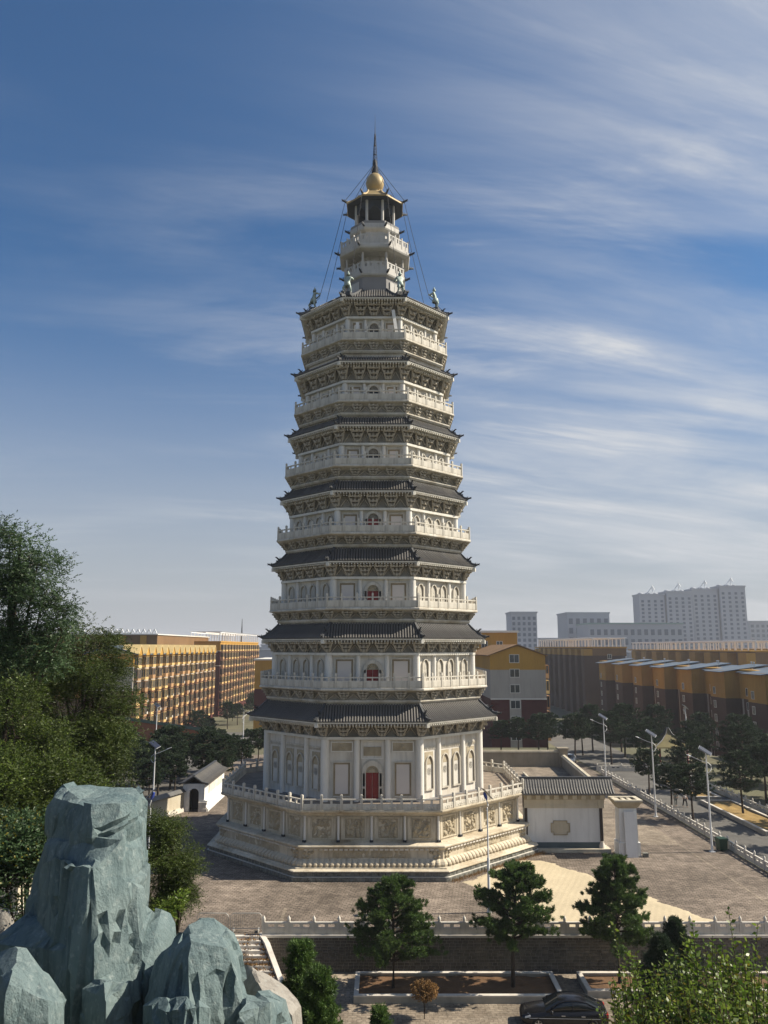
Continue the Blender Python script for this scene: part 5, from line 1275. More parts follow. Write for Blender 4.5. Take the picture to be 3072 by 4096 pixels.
# orange wall with green coping on the left
M['owall'] = mat('owall', (0.30, 0.105, 0.045), 0.9, 0.15, 0.5, (0.18, 0.07, 0.035), 0.4, (0.4, 0.4, 0.2), 0.1, 6); M['gcope'] = mat('gcope', (0.03, 0.05, 0.03), 0.7)
ow = thing('brick_wall', 'long orange brick wall with dark green coping before the balconied block', 'wall', (-64, 178, 0)); d = Vector((34, -36, 0)); mt = Matrix.Rotation(math.atan2(d.y, d.x), 4, 'Z')
MB().box(0, d.length, -.2, .2, 0, 3.4).build('wall', M['owall'], ow, mt); MB().rings([[(x, -.5, 3.4), (x, .5, 3.4), (x, 0, 3.9)] for x in (0, d.length)], True).build('coping', M['gcope'], ow, mt)
# small pavilion roof among the pines on the right
M['ptile'] = mat('ptile', (0.13, 0.11, 0.045), 0.7, 0.2, 1)
pv = thing('pavilion', 'small pavilion with pointed yellowish roof among the dark pines', 'pavilion', (44.5, 128, -1.2))
MB().rings([[(-w, -w, z), (w, -w, z), (w, w, z), (-w, w, z)] for w, z in ((3.0, 3.9), (2.9, 4.1), (1.5, 4.8), (.5, 5.7), (.1, 6.6))], True).build('roof', M['ptile'], pv)
for sx in (-1, 1):
    for sy in (-1, 1):
        MB().lathe([(.16, 0), (.16, 4.0)], 8, (sx * 2.1, sy * 2.1)).build('column', M['red'], pv)
        MB().tube([(sx * 3.1, sy * 3.1, 4.15), (sx * 1.5, sy * 1.5, 4.9), (sx * .5, sy * .5, 5.8), (sx * .1, sy * .1, 6.7)], .1, 5).build('hip_ridge', M['ridge'], pv)
# ------------------------------------------------------------------ bronze figures hauling the stay cables on the top roof
def statue(k, label, lean):
    mt = CM(k, 6.35, 52.62)
    t = thing('bronze_figure', label, 'statue', (0, 0, 0)); t.matrix_local = Matrix.Translation((PG[0], PG[1], 0)) @ mt @ Matrix.Scale(1.22, 4)
    J = {'pel': ((0, 0, .78), (.20, .16)), 'waist': ((0, .03, .98), (.18, .15)), 'chest': ((0, .10, 1.25), (.25, .19)), 'neck': ((0, .12, 1.48), .09), 'head': ((0, .08, 1.64), (.125, .14)), 'crown': ((0, .10, 1.80), (.09, .10))}
    E_ = [('pel', 'waist'), ('waist', 'chest'), ('chest', 'neck'), ('neck', 'head'), ('head', 'crown')]
    for s, n in ((-1, 'l'), (1, 'r')):
        J.update({'sh' + n: ((s * .27, .10, 1.38), .10), 'el' + n: ((s * .36, .38, 1.22 + .06 * s), .075), 'wr' + n: ((s * .12, .55, 1.40 + .05 * s), .055), 'ha' + n: ((s * .05, .60, 1.46 + .05 * s), .06),
                  'hip' + n: ((s * .14, 0, .72), .15), 'kn' + n: ((s * .24, .16 * s - .16, .40), .105), 'an' + n: ((s * .26, .12 * s, .06), .08), 'to' + n: ((s * .28, .12 * s - .20, .02), .07)})
        E_ += [('chest', 'sh' + n), ('sh' + n, 'el' + n), ('el' + n, 'wr' + n), ('wr' + n, 'ha' + n), ('pel', 'hip' + n), ('hip' + n, 'kn' + n), ('kn' + n, 'an' + n), ('an' + n, 'to' + n)]
    skin_body('body', J, E_, M['bronze'], t)
    MB().lathe([(.0, .30), (.05, .26), (.055, .16), (.12, .10), (.145, .0), (.10, -.06)], 10, mtx=Matrix.Translation((0, .11, 1.70))).build('topknot', M['bronze'], t)
    b = MB(); b.lathe([(.22, .92), (.26, .80), (.30, .58), (.27, .56)], 10, cap=False); b.build('kilt', M['bronze'], t)
    b = MB(); b.box(-.40, .40, -.34, .34, -.30, .0); b.build('pedestal', M['ridge'], t)
    return t
FL = {6: 'bronze figure hauling a stay on the top roof, arm raised, above the sunless flank', 7: 'bronze figure on the top roof standing left of the grey drum front',
      0: 'bronze figure on the top roof standing right of the grey drum front', 1: 'bronze figure hauling a stay on the top roof, above the sunlit flank'}
for k in (6, 7, 0, 1): statue(k, FL[k], 0)
for k in (2, 5): statue(k, 'bronze figure on the rear corners of the top roof behind the grey drum', 0)['group'] = 'figures on the rear roof corners'
for k in range(8):
    p0 = Vector((PG[0], PG[1], 0)) + Vector((0, 0, 71.0)); e = Vector((PG[0], PG[1], 0)) + (CM(k, 5.75, 53.95) @ Vector((0, 0, 0)))
    if k not in (6, 7, 0, 1, 2, 5): e = Vector((PG[0], PG[1], 0)) + (CM(k, 6.2, 52.9) @ Vector((0, 0, 0)))
    a = p0 + (e - p0).normalized() * .1; mid = (CM(k, 3.16, 65.6) @ Vector((0, 0, 0))) + Vector((PG[0], PG[1], 0))
    pts = [a, mid + Vector((0, 0, .12))] + [mid.lerp(e, t) + Vector((0, 0, .12 * (1 - t) - .25 * math.sin(math.pi * t))) for t in (.2, .4, .6, .8, 1.0)]
    e2 = Vector((PG[0], PG[1], 0)) + (CM(k, 7.3, 52.0) @ Vector((0, 0, 0))); pts.append(e2)
    side = {6: 'to the figure above the sunless flank', 7: 'to the figure left of the drum front', 0: 'to the figure right of the drum front', 1: 'to the figure above the sunlit flank'}.get(k)
    o = MB().tube(pts, .026, 5).build('stay_cable', M['iron'])
    if side: tag(o, 'thin stay cable from the mast ' + side, 'cable')
    else: tag(o, 'thin dark stay cable running down behind the top of the tower', 'cable', 'rear stay cables')
# white boards leaning on the top storey balcony
for u, tl, lab in ((2.25, -8, 'thin white board leaning against the brackets on the topmost balcony'), (-1.75, 6, 'narrow white shutter standing open on the topmost balcony')):
    o = MB().box(-.16, .16, -.03, .03, 0, 2.6 if u > 0 else 1.7).build('leaning_board', M['white']); o.matrix_local = Matrix.Translation((PG[0], PG[1], 0)) @ FM(0, u, 7.0, 48.0 if u > 0 else 47.6) @ Matrix.Rotation(R(tl), 4, 'Y') @ Matrix.Rotation(R(14), 4, 'Z'); tag(o, lab, 'board')
# ------------------------------------------------------------------ vegetation
def leafmat(name, col, col2, rough=0.55, trans=0.35, spec=0.35):
    m = bpy.data.materials.new(name); m.use_nodes = True; nt = m.node_tree; N = nt.nodes; L = nt.links
    b = N['Principled BSDF']; b.inputs['Roughness'].default_value = rough; b.inputs['Specular IOR Level'].default_value = spec
    g = N.new('ShaderNodeNewGeometry'); mx = N.new('ShaderNodeMix'); mx.data_type = 'RGBA'
    L.new(g.outputs['Random Per Island'], mx.inputs[0]); mx.inputs[6].default_value = (*col, 1); mx.inputs[7].default_value = (*col2, 1)
    tc = N.new('ShaderNodeTexCoord'); nz = N.new('ShaderNodeTexNoise'); nz.inputs['Scale'].default_value = .7; nz.inputs['Detail'].default_value = 2; L.new(tc.outputs['Object'], nz.inputs['Vector'])
    mr = N.new('ShaderNodeMapRange'); mr.inputs['From Min'].default_value = .3; mr.inputs['From Max'].default_value = .7; mr.inputs['To Min'].default_value = .65; mr.inputs['To Max'].default_value = 1.35; L.new(nz.outputs['Fac'], mr.inputs['Value'])
    m2 = N.new('ShaderNodeMix'); m2.data_type = 'RGBA'; m2.blend_type = 'MULTIPLY'; m2.inputs[0].default_value = 1; L.new(mx.outputs[2], m2.inputs[6]); L.new(mr.outputs[0], m2.inputs[7])
    L.new(m2.outputs[2], b.inputs['Base Color'])
    tr = N.new('ShaderNodeBsdfTranslucent'); L.new(m2.outputs[2], tr.inputs['Color']); ms = N.new('ShaderNodeMixShader'); ms.inputs[0].default_value = trans
    out = N['Material Output']; L.new(b.outputs[0], ms.inputs[1]); L.new(tr.outputs[0], ms.inputs[2]); L.new(ms.outputs[0], out.inputs[0])
    return m
M['pine'] = leafmat('pine', (0.026, 0.064, 0.015), (0.100, 0.160, 0.036), 0.55, .3)
M['darkpine'] = leafmat('darkpine', (0.014, 0.031, 0.012), (0.030, 0.056, 0.020), 0.6, .2)
M['leaf_dark'] = leafmat('leaf_dark', (0.026, 0.058, 0.022), (0.075, 0.120, 0.050), 0.5, .35)
M['leaf_olive'] = leafmat('leaf_olive', (0.028, 0.050, 0.010), (0.085, 0.112, 0.026), 0.55, .4)
M['leaf_bright'] = leafmat('leaf_bright', (0.070, 0.135, 0.014), (0.190, 0.250, 0.040), 0.4, .5, .5)
M['leaf_yellow'] = leafmat('leaf_yellow', (0.16, 0.15, 0.02), (0.22, 0.19, 0.03), 0.5, .4)
M['leaf_brown'] = leafmat('leaf_brown', (0.16, 0.085, 0.03), (0.26, 0.15, 0.05), 0.8, .2)
M['bark'] = mat('bark', (0.055, 0.042, 0.032), 0.95, 0.3, 3, bump=0.6, bscale=12)
RG = np.random.default_rng(7)
def unit(v): return v / np.maximum(np.linalg.norm(v, axis=1, keepdims=True), 1e-6)
def leaf_mesh(name, C, D, ln, wd, m, mid=.45):
    n = len(C); D = unit(D); side = unit(np.cross(D, RG.normal(size=(n, 3))))
    ln = np.broadcast_to(np.asarray(ln, float).reshape(-1, 1), (n, 1)); wd = np.broadcast_to(np.asarray(wd, float).reshape(-1, 1), (n, 1))
    V = np.empty((n, 4, 3)); V[:, 0] = C; V[:, 1] = C + D * ln * mid + side * wd; V[:, 2] = C + D * ln; V[:, 3] = C + D * ln * mid - side * wd
    me = bpy.data.meshes.new(name); me.vertices.add(4 * n); me.vertices.foreach_set('co', V.astype(np.float32).ravel())
    me.loops.add(4 * n); me.loops.foreach_set('vertex_index', np.arange(4 * n, dtype=np.int32))
    me.polygons.add(n); me.polygons.foreach_set('loop_start', np.arange(0, 4 * n, 4, dtype=np.int32)); me.polygons.foreach_set('loop_total', np.full(n, 4, dtype=np.int32))
    me.update(calc_edges=True); me.materials.append(m); return me
def trunk(name, pts, r0, r1, parent, limbs=(), n=8):
    b = MB(); k = len(pts) - 1; b.tube(pts, [r0 + (r1 - r0) * i / k for i in range(k + 1)], n)
    for p, q, ra, rb in limbs:
        p = Vector(p); q = Vector(q); mid = p.lerp(q, .5) + Vector((0, 0, .06 * (q - p).length)); b.tube([p, mid, q], [ra, (ra + rb) / 2, rb], 5)
    return b.build(name, M['bark'], parent)
def pine_data(h, z0, rad, seed, tufts=26, nl=34, lean=0.0, flat=0.0, nlen=.20, nwid=.016, whorls=None):
    """needle tufts on whorled branches; rad(t) is the branch length at relative crown height t"""
    rg = np.random.default_rng(seed); C = []; O = []; limbs = []
    whorls = whorls or int((h - z0) / .42) + 1
    for i in range(whorls):
        t = (i + .4) / whorls; z = z0 + (h - z0) * t
        nb = int(rg.integers(5, 8))
        for j in range(nb):
            a = 2 * math.pi * (j + rg.random() * .7) / nb + i * 1.3; L_ = rad(t) * rg.uniform(.62, 1.12)
            up = rg.uniform(.05, .38) - flat; d = np.array([math.cos(a), math.sin(a), up]); p0 = np.array([lean * t, 0, z]); e = p0 + d * L_
            limbs.append((tuple(p0), tuple(p0 + d * L_ * .92), .035 + .03 * (1 - t), .012))
            for q in range(tufts):
                s = 1 - rg.random() ** 1.5 * .72; sp = .24 * L_ * s * .5 + .10
                c = p0 + d * L_ * s + rg.normal(size=3) * np.array([sp, sp, sp * .55]) * .55 + np.array([0, 0, .06 * s])
                C.append(c); O.append(d * .7 + np.array([0, 0, .75]) + rg.normal(size=3) * .35)
    for q in range(14): C.append(np.array([lean + rg.normal() * .12, rg.normal() * .12, h - rg.random() * .5])); O.append(np.array([rg.normal() * .4, rg.normal() * .4, 1.0]))
    C = np.array(C); O = unit(np.array(O)); n = len(C)
    CC = np.repeat(C, nl, 0) + rg.normal(size=(n * nl, 3)) * .025 + np.repeat(O, nl, 0) * rg.random((n * nl, 1)) * .16; DD = unit(np.repeat(O, nl, 0) * .95 + rg.normal(size=(n * nl, 3)) * .55)
    return CC, DD, rg.uniform(nlen * .7, nlen * 1.2, n * nl), limbs
def pine(label, x, y, z, h, z0, rad, seed, m='pine', lean=0.0, group=None, tr=.14, flat=0.0, tufts=30, nl=54):
    t = thing('pine_tree', label, 'tree', (x, y, z), group=group)
    C, D, ln, limbs = pine_data(h, z0, rad, seed, tufts, nl, lean, flat)
    link('crown', leaf_mesh('crown', C, D, ln, .017, M[m]), t)
    trunk('trunk', [(0, 0, -.3), (.03, .02, h * .3), (lean * .4, .0, h * .6), (lean, 0, h * .97)], tr, .03, t, limbs)
    return t
r1 = lambda t: 2.9 * (1 - t) ** .62 * (.55 + .45 * min(1, t / .22)) + .18
pine('stocky dark pine in the soil bed, farthest from the parked car', .55, 51.0, -2.0, 6.0, 1.35, lambda t: 2.85 * (1 - t) ** .6 * (.72 + .28 * min(1, t / .2)) + .2, 21)
pine('pine with leaning crown in the soil bed, close to the nose of the black car', 7.7, 51.2, -2.0, 6.75, 2.5, lambda t: 2.5 * (1 - t) ** .5 * (.62 + .38 * min(1, t / .25)) + .2, 22, lean=.45)
pine('tall pine standing in the reddish soil bed beside the leafy shrubs', 14.2, 51.7, -2.0, 7.1, 2.0, lambda t: 2.55 * (1 - t) ** .7 * (.72 + .28 * min(1, t / .2)) + .22, 23)
# row of dark pines by the road: three forms, copied
pro = []
for q, (h, z0, rr_) in enumerate(((6.4, 2.9, 2.4), (7.4, 2.9, 2.8), (5.8, 2.7, 2.2))):
    C, D, ln, limbs = pine_data(h, z0, lambda t, rr_=rr_: rr_ * (1 - t) ** .42 * (.6 + .4 * min(1, t / .25)) + .25, 40 + q, 15, 20, .1, .12, nlen=.26)
    cm = leaf_mesh('crown', C, D, ln, .034, M['darkpine']); tk = MB(); tk.tube([(0, 0, -.3), (.08, 0, h * .4), (.1, 0, h * .95)], [.15, .10, .03], 7)
    for p, e, ra, rb in limbs: tk.tube([p, e], [ra, rb], 4)
    tm = tk.mesh('trunk'); tm.materials.append(M['bark']); pro.append((cm, tm))
def far_pine(x, y, s, q, label, group=None, z=0.0):
    t = thing('pine_tree', label, 'tree', (x, y, z), random.Random(int(x * 31 + y * 7)).uniform(0, 6.28), group); s *= .88; t.scale = (s, s, s * .96)
    link('crown', pro[q][0], t); link('trunk', pro[q][1], t); return t
far_pine(32.6, 101.5, 1.0, 0, 'dark pine on the grey road edge beside the far solar lamp')
far_pine(32.1, 92.5, .98, 2, 'dark pine growing on the road edge between lamp and walkers')
far_pine(32.4, 87.0, 1.05, 0, 'dark pine with slanting trunk on the road edge nearest the walkers')
far_pine(38.6, 104.5, 1.1, 1, 'dark pine growing in the raised dry-grass bed behind the walkers')
far_pine(38.9, 89.8, 1.05, 1, 'dark slim-trunked pine growing in the front dry-grass bed')
far_pine(43.6, 84.0, 1.25, 1, 'broad dark pine beyond the farther balustrade next to the front dry-grass bed')
far_pine(37.2, 75.6, 1.05, 0, 'dark pine leaning in over the road past the dry-grass beds')
far_pine(44.8, 97, 1.2, 0, 'dark pine beyond the farther balustrade, opposite the walkers')
far_pine(46.5, 106, 1.25, 1, 'dark pine beyond the farther balustrade, opposite the rear dry-grass bed')
for i, (x, y, s, q) in enumerate(((25.5, 135, 1.1, 1), (31.0, 133, 1.3, 0), (35.5, 128, 1.25, 1), (38.8, 124, 1.2, 0), (40.0, 136, 1.35, 1), (47.0, 122, 1.2, 2), (51.5, 118, 1.3, 1), (20.0, 140, 1.1, 2), (14.5, 141, 1.15, 0), (54.5, 108, 1.3, 0), (52.0, 98, 1.3, 1), (50.0, 88, 1.25, 0), (28.2, 141, 1.2, 0), (46.0, 138, 1.3, 1), (56.0, 127, 1.3, 0), (33.5, 138, 1.2, 2), (36.5, 143, 1.25, 1), (43.0, 132, 1.2, 0), (49.0, 130, 1.25, 2), (52.5, 135, 1.3, 0), (22.8, 139, 1.1, 0), (41.5, 143, 1.3, 0), (53.5, 112, 1.2, 2), (49.5, 111, 1.2, 0), (48.0, 101, 1.15, 1), (47.2, 92, 1.15, 2), (54.5, 92, 1.25, 1), (55.5, 102, 1.25, 2))):
    far_pine(x, y, s, q, 'dark pine in the belt of trees below the shaded apartment blocks', 'belt of pines below the blocks')
for i, (x, y, s, q) in enumerate(((-24.5, 113, 1.0, 1), (-27.5, 106, 1.15, 0), (-30.5, 116, 1.05, 1), (-29.0, 99, 1.1, 2), (-34.5, 108, 1.15, 1), (-33.0, 122, 1.0, 0), (-26.0, 121, .95, 1), (-38.5, 116, 1.1, 0), (-38.0, 101, 1.2, 1), (-32.5, 96, 1.1, 0), (-43, 110, 1.2, 1), (-36.5, 92, 1.15, 1), (-41.5, 97, 1.2, 0), (-25.8, 117, 1.0, 0), (-28.5, 111, 1.1, 1), (-31.8, 104, 1.1, 0), (-22.3, 121, .9, 0), (-19.5, 127, .95, 0), (-43.5, 118, 1.1, 1), (-47, 112, 1.2, 0), (-20.2, 116, .95, 2), (-25.4, 100, .95, 2), (-27.0, 95, .9, 0), (-17.0, 133, 1.0, 1), (-23.4, 107, .95, 0), (-22.0, 112, .9, 1), (-21.3, 107.5, .85, 2), (-27.8, 101.5, 1.0, 1), (-30.2, 108.5, 1.0, 0), (-35.5, 112.5, 1.1, 1), (-28.5, 118.5, .95, 0), (-23.5, 117, .85, 1))):
    far_pine(x, y, s * 1.04, q, 'dark green tree in the grove behind the gatehouse and plastered wall', 'grove behind the gatehouse')

for i in range(13):
    far_pine(-50.5 + (i % 3) * 2.6 + 1.2 * math.sin(i * 2.1), 190 + i * 13.5, 1.15 + .2 * math.sin(i * 1.7), i % 3, 'dark tree at the foot of the sunlit balconied blocks', 'trees at the foot of the balconied blocks', z=-6.3)
for i in range(10):
    far_pine(-33.5 + (i % 4) * 6.0, 158 + (i % 3) * 9, 1.2, i % 3, 'dark tree standing beyond the orange wall on the lower ground', 'trees beyond the orange wall', z=-6.3)
def spray_tree(name, label, base, clumps, m, seed, leaves=15, llen=.12, lwid=.03, slen=.55, droop=.15, tr=.16, dens=1.0, limbs=True, cat='tree', m2=None, mix=.0):
    """crown of feathery sprays: clumps are (x, y, z, rx, ry, rz, n) relative to the base"""
    rg = np.random.default_rng(seed); t = thing(name, label, cat, base)
    Cs = []; Ds = []; lb = []
    if limbs:
        fine_ = []
        for (x, y, z, rx, ry, rz_, n) in clumps:
            for q in range(7):
                o_ = unit(rg.normal(size=(1, 3)))[0] * np.array([rx, ry, rz_]) * rg.uniform(.35, .95); f_ = rg.uniform(.28, .55)
                fine_.append((x + o_[0], y + o_[1], z + o_[2], rx * f_, ry * f_, rz_ * f_ * .8, n / 7))
        main_, clumps_ = clumps, fine_
    else: main_, clumps_ = clumps, clumps
    for (x, y, z, rx, ry, rz_, n) in clumps_:
        n = int(n * dens); c = np.array([x, y, z]); r = np.array([rx, ry, rz_])
        d = unit(rg.normal(size=(n, 3))); rad_ = rg.random((n, 1)) ** .45; P = c + d * r * rad_
        dirs = unit(d * .8 + rg.normal(size=(n, 3)) * .5 + np.array([0, 0, .35 - droop]))
        for k in range(leaves):
            s = (k + .5) / leaves; pos = P + dirs * slen * s + np.array([0, 0, -droop * s * s * slen]); sgn = 1 if k % 2 else -1
            side = unit(np.cross(dirs, np.array([0, 0, 1.0]) + rg.normal(size=(n, 3)) * .3)) * sgn
            Cs.append(pos); Ds.append(side * .8 + dirs * .6 + rg.normal(size=(n, 3)) * .25)
    if limbs:
        for (x, y, z, rx, ry, rz_, n) in main_:
            lb.append((tuple(np.array([x, y, z]) * np.array([.12, .12, .55])), (x, y, z), tr * .4, .018))
            for (fx, fy, fz, *_r) in [c_ for c_ in clumps_ if abs(c_[0] - x) < rx and abs(c_[2] - z) < rz_][:6]: lb.append(((x, y, z), (fx, fy, fz), .018, .006))
    C = np.concatenate(Cs); D = np.concatenate(Ds)
    if m2 and mix:
        k = rg.random(len(C)) < mix
        link('crown', leaf_mesh('crown', C[~k], D[~k], rg.uniform(llen * .5, llen * 1.5, (~k).sum()), lwid, M[m]), t)
        link('yellow_leaves', leaf_mesh('yellow_leaves', C[k], D[k], rg.uniform(llen * .5, llen * 1.5, k.sum()), lwid, M[m2]), t)
    else: link('crown', leaf_mesh('crown', C, D, rg.uniform(llen * .5, llen * 1.5, len(C)), lwid, M[m]), t)
    zt_ = max(c[2] for c in clumps)
    trunk('trunk', [(0, 0, -.6), (.05, 0, zt_ * .4), (-.05, .05, zt_ * .75), (0, 0, zt_)], tr, .04, t, lb)
    return t
def AT(xo, yo, Y):               # point at distance Y that the camera sees at photograph pixel (xo, yo): used to read positions once
    u = (xo / 4 - 384) / 790; v = (512 - yo / 4) / 790; cy = math.cos(PITCH) - v * math.sin(PITCH); cz = math.sin(PITCH) + v * math.cos(PITCH); t = Y / cy
    return (u * t, Y, EYE + cz * t)
def crown_from(blobs, base, n0):
    """blobs: (x pixel, y pixel, distance, radius in m, flatten) -> clumps relative to the base"""
    out_ = []
    for xo, yo, Y, r_, fl in blobs:
        p = AT(xo, yo, Y); out_.append((p[0] - base[0], p[1] - base[1], p[2] - base[2], r_, r_, r_ * fl, n0 * r_ ** 2))
    return out_
# big airy tree at the left edge
bA = (-11.6, 25, hillz(-11.6, 25))
spray_tree('locust_tree', 'tall airy dark-green tree overtopping the other foliage beside the green rock', bA, crown_from([
    (40, 2180, 25, .85, .9), (150, 2260, 25, .8, .7), (-60, 2300, 25, 1.2, .9), (70, 2330, 25.3, 1.1, .8), (180, 2380, 24.6, .85, .7), (240, 2440, 24.7, .55, .6), (60, 2480, 25, 1.2, .8), (-100, 2480, 25.5, 1.3, 1),
    (170, 2540, 24.5, .9, .6), (250, 2520, 24.3, .45, .5), (20, 2600, 25, 1.2, .8), (150, 2640, 24.6, .9, .6), (-120, 2650, 25, 1.3, 1), (60, 2140, 25, .5, .8)], bA, 330), 'leaf_dark', 61, leaves=14, llen=.095, lwid=.017, slen=.5, tr=.2)
bB = (-10.6, 29, hillz(-10.6, 29))
spray_tree('willow_tree', 'feathery olive-green tree spreading before the balconied apartment block', bB, crown_from([
    (330, 2560, 29, .95, .7), (420, 2640, 29, .9, .7), (250, 2680, 28.5, 1.3, .8), (380, 2740, 28.5, 1.2, .7), (480, 2790, 29, .75, .6), (150, 2780, 28, 1.4, .8), (300, 2850, 28, 1.4, .8), (420, 2900, 28.5, 1.1, .7), (490, 2950, 28.6, .6, .6),
    (200, 2980, 28, 1.5, .8), (350, 3030, 28, 1.3, .7), (430, 3090, 28, .8, .7), (90, 2700, 28, 1.4, .8), (60, 2900, 28, 1.5, .9), (250, 3130, 28, 1.4, .8), (370, 3160, 28, .9, .6), (100, 3080, 27.5, 1.5, .9), (430, 2560, 29.3, .5, .5), (470, 2680, 29.2, .5, .5)], bB, 420), 'leaf_olive', 62, leaves=14, llen=.09, lwid=.014, slen=.5, droop=.35, tr=.2)
bC = (-10.2, 22, hillz(-10.2, 22))
spray_tree('willow_tree', 'yellow-green fine-leaved tree directly behind the tall green rock', bC, crown_from([
    (60, 2950, 22, 1.1, .8), (180, 3020, 22, 1.0, .8), (0, 3080, 22, 1.2, .9), (120, 3130, 21.5, 1.2, .8), (250, 3140, 22, .9, .7), (30, 3240, 21, 1.2, .8), (160, 3260, 21.5, 1.1, .8), (290, 3240, 22, .7, .7), (-50, 3180, 21, 1.2, .9), (60, 2780, 22.4, .9, .8), (330, 3160, 22.4, .6, .6)], bC, 520), 'leaf_olive', 63, leaves=14, llen=.085, lwid=.013, slen=.42, droop=.3, tr=.15, m2='leaf_bright', mix=.14)
bD = (-7.6, 18, hillz(-7.6, 18))
spray_tree('shrub', 'dark leafy shrub low at the shaded flank of the tall green rock', bD, crown_from([(80, 3380, 18, .9, .8), (0, 3450, 18, 1.0, .9), (110, 3480, 18, .7, .8), (30, 3560, 17.5, .9, .8), (160, 3330, 18.4, .6, .7)], bD, 600), 'leaf_dark', 64, leaves=11, llen=.08, lwid=.02, slen=.35, tr=.07, cat='shrub', m2='leaf_yellow', mix=.06)
bE = (-5.9, 23, hillz(-5.9, 23) - .3)
spray_tree('shrub', 'rounded olive-green feathery shrub between the tall green rock and the plaza', bE, crown_from([(640, 3310, 23, .55, .8), (700, 3330, 23, .45, .8), (630, 3400, 23, .7, .8), (710, 3420, 23, .60, .8), (650, 3500, 23, .75, .8), (740, 3500, 23, .45, .8), (680, 3580, 23, .7, .7), (740, 3580, 23, .40, .7), (620, 3600, 23, .6, .7), (650, 3650, 22.6, .45, .7)], bE, 1500), 'leaf_olive', 65, leaves=14, llen=.055, lwid=.009, slen=.30, droop=.2, tr=.09, cat='shrub', m2='leaf_bright', mix=.08)
spray_tree('shrub', 'little yellow-green bush at the foot of the feathery olive shrub', (-5.1, 21, hillz(-5.1, 21)), crown_from([(670, 3630, 21, .30, .6), (720, 3600, 21, .22, .8)], (-5.1, 21, hillz(-5.1, 21)), 900), 'leaf_bright', 66, leaves=9, llen=.07, lwid=.016, slen=.2, tr=.05, cat='shrub')

# brown round tree on the street and small conifers at the bottom edge
bt = (2.2, 47.6, -2.2)
spray_tree('small_tree', 'little round-crowned brown-leaved tree on a thin dark stem before the soil bed', bt, [(0, 0, 1.45, .72, .72, .42, 520), (.25, .1, 1.4, .5, .5, .35, 200)], 'leaf_brown', 70, leaves=10, llen=.07, lwid=.03, slen=.16, tr=.035, limbs=False)
def conifer(label, xo, yo, Y, h, r_, seed, m='pine', wide=.028):
    p = AT(xo, yo, Y); z = p[2] - h; C, D, ln, limbs = pine_data(h, h * .12, lambda t: r_ * (1 - t) ** .8 + .08, seed, 20, 24, 0, -.35, nlen=.13, whorls=int(h / .22))
    t = thing('conifer', label, 'tree', (p[0], p[1], z)); link('crown', leaf_mesh('crown', C, D, ln, .011, M[m]), t); trunk('trunk', [(0, 0, -.8), (0, 0, h * .9)], .08, .02, t, limbs)
conifer('bushy green conifer between the bluish rock and the dry stairs', 1205, 3790, 27, 5.0, 1.05, 81)
conifer('smaller green conifer below the soil bed corner next to the bluish rock', 1275, 3900, 25, 4.2, .95, 82)
conifer('tiny conifer top poking up near the little brown tree', 1520, 4050, 30, 3.0, .5, 83)
conifer('dark feathery conifer before the white balustrade behind the leafy shrubs', 2700, 3690, 40, 7.0, 2.0, 84, 'darkpine')
conifer('second dark feathery conifer crowding behind the leafy shrubs', 2640, 3760, 38, 6.0, 1.7, 85, 'darkpine')

# leafy shrubs on the hillside below the camera (upright shoots with paired leaves)
def shoots(label, xo, yo, Y, spread, n, seed, m='leaf_bright', llen=.115, hvis=2.2, m2='leaf_yellow'):
    n = int(n * 2.0)
    rg = np.random.default_rng(seed); p = AT(xo, yo, Y); zb = min(p[2] - hvis, hillz(p[0], Y) + .1); t = thing('leafy_shrub', label, 'shrub', (p[0], Y, zb)); H_ = p[2] - zb
    Cs, Ds, Ls = [], [], []; tw = MB()
    for i in range(n):
        a = rg.uniform(0, 2 * math.pi); rr_ = spread * math.sqrt(rg.random()); top = H_ * (1 - .42 * (rr_ / spread) ** 1.3 * rg.uniform(.5, 1.2)) * rg.uniform(.86, 1.0) if i else H_
        b0 = np.array([rr_ * .35 * math.cos(a), rr_ * .35 * math.sin(a), 0]); e = np.array([rr_ * math.cos(a), rr_ * math.sin(a), top]); arch = np.array([math.cos(a), math.sin(a), 0]) * rg.uniform(0, .25)
        K = int(top / .05); s = (np.arange(K) + .5) / K; s = s[s > .35]
        P = b0 + (e - b0) * s[:, None] + arch * (s ** 3)[:, None]
        tw.tube([tuple(b0), tuple(b0 + (e - b0) * .5), tuple(b0 + (e - b0) + arch)], [.014, .010, .004], 4)
        for sgn in (0, math.pi):
            ph = np.arange(len(s)) * 1.57 + a + sgn + rg.normal(size=len(s)) * .3
            Cs.append(P); Ds.append(np.stack([np.cos(ph), np.sin(ph), .45 + rg.normal(size=len(s)) * .35], 1)); Ls.append(llen * rg.uniform(.45, 1.3, len(s)) * (1 - .35 * s))
    C = np.concatenate(Cs); D = np.concatenate(Ds); Ln = np.concatenate(Ls); k = rg.random(len(C)) < .10
    link('foliage', leaf_mesh('foliage', C[~k], D[~k], Ln[~k], Ln[~k][:, None] * .28, M[m]), t); link('yellow_leaves', leaf_mesh('yellow_leaves', C[k], D[k], Ln[k], Ln[k][:, None] * .24, M[m2]), t)
    tw.build('stems', M['bark'], t); return t
shoots('leafy shrub with one tall spike standing closest to the soil bed', 2556, 3765, 13, .62, 46, 91)
shoots('bright green leafy shrub with the highest shoots against the white balustrade', 2812, 3665, 12, .66, 50, 92)
shoots('leafy shrub with a solitary long shoot beside the brightest shrub', 2885, 3690, 12.6, .55, 40, 93)
shoots('leafy shrub with loose drooping shoots over the far end of the balustrade', 3000, 3710, 11.5, .70, 56, 94)
shoots('dense leafy shrub between the spike shrub and the brightest shrub', 2700, 3840, 12, .62, 56, 95)
shoots('low leafy shrub overlapping the tail of the black car', 2440, 3985, 12.5, .42, 30, 96, llen=.075)
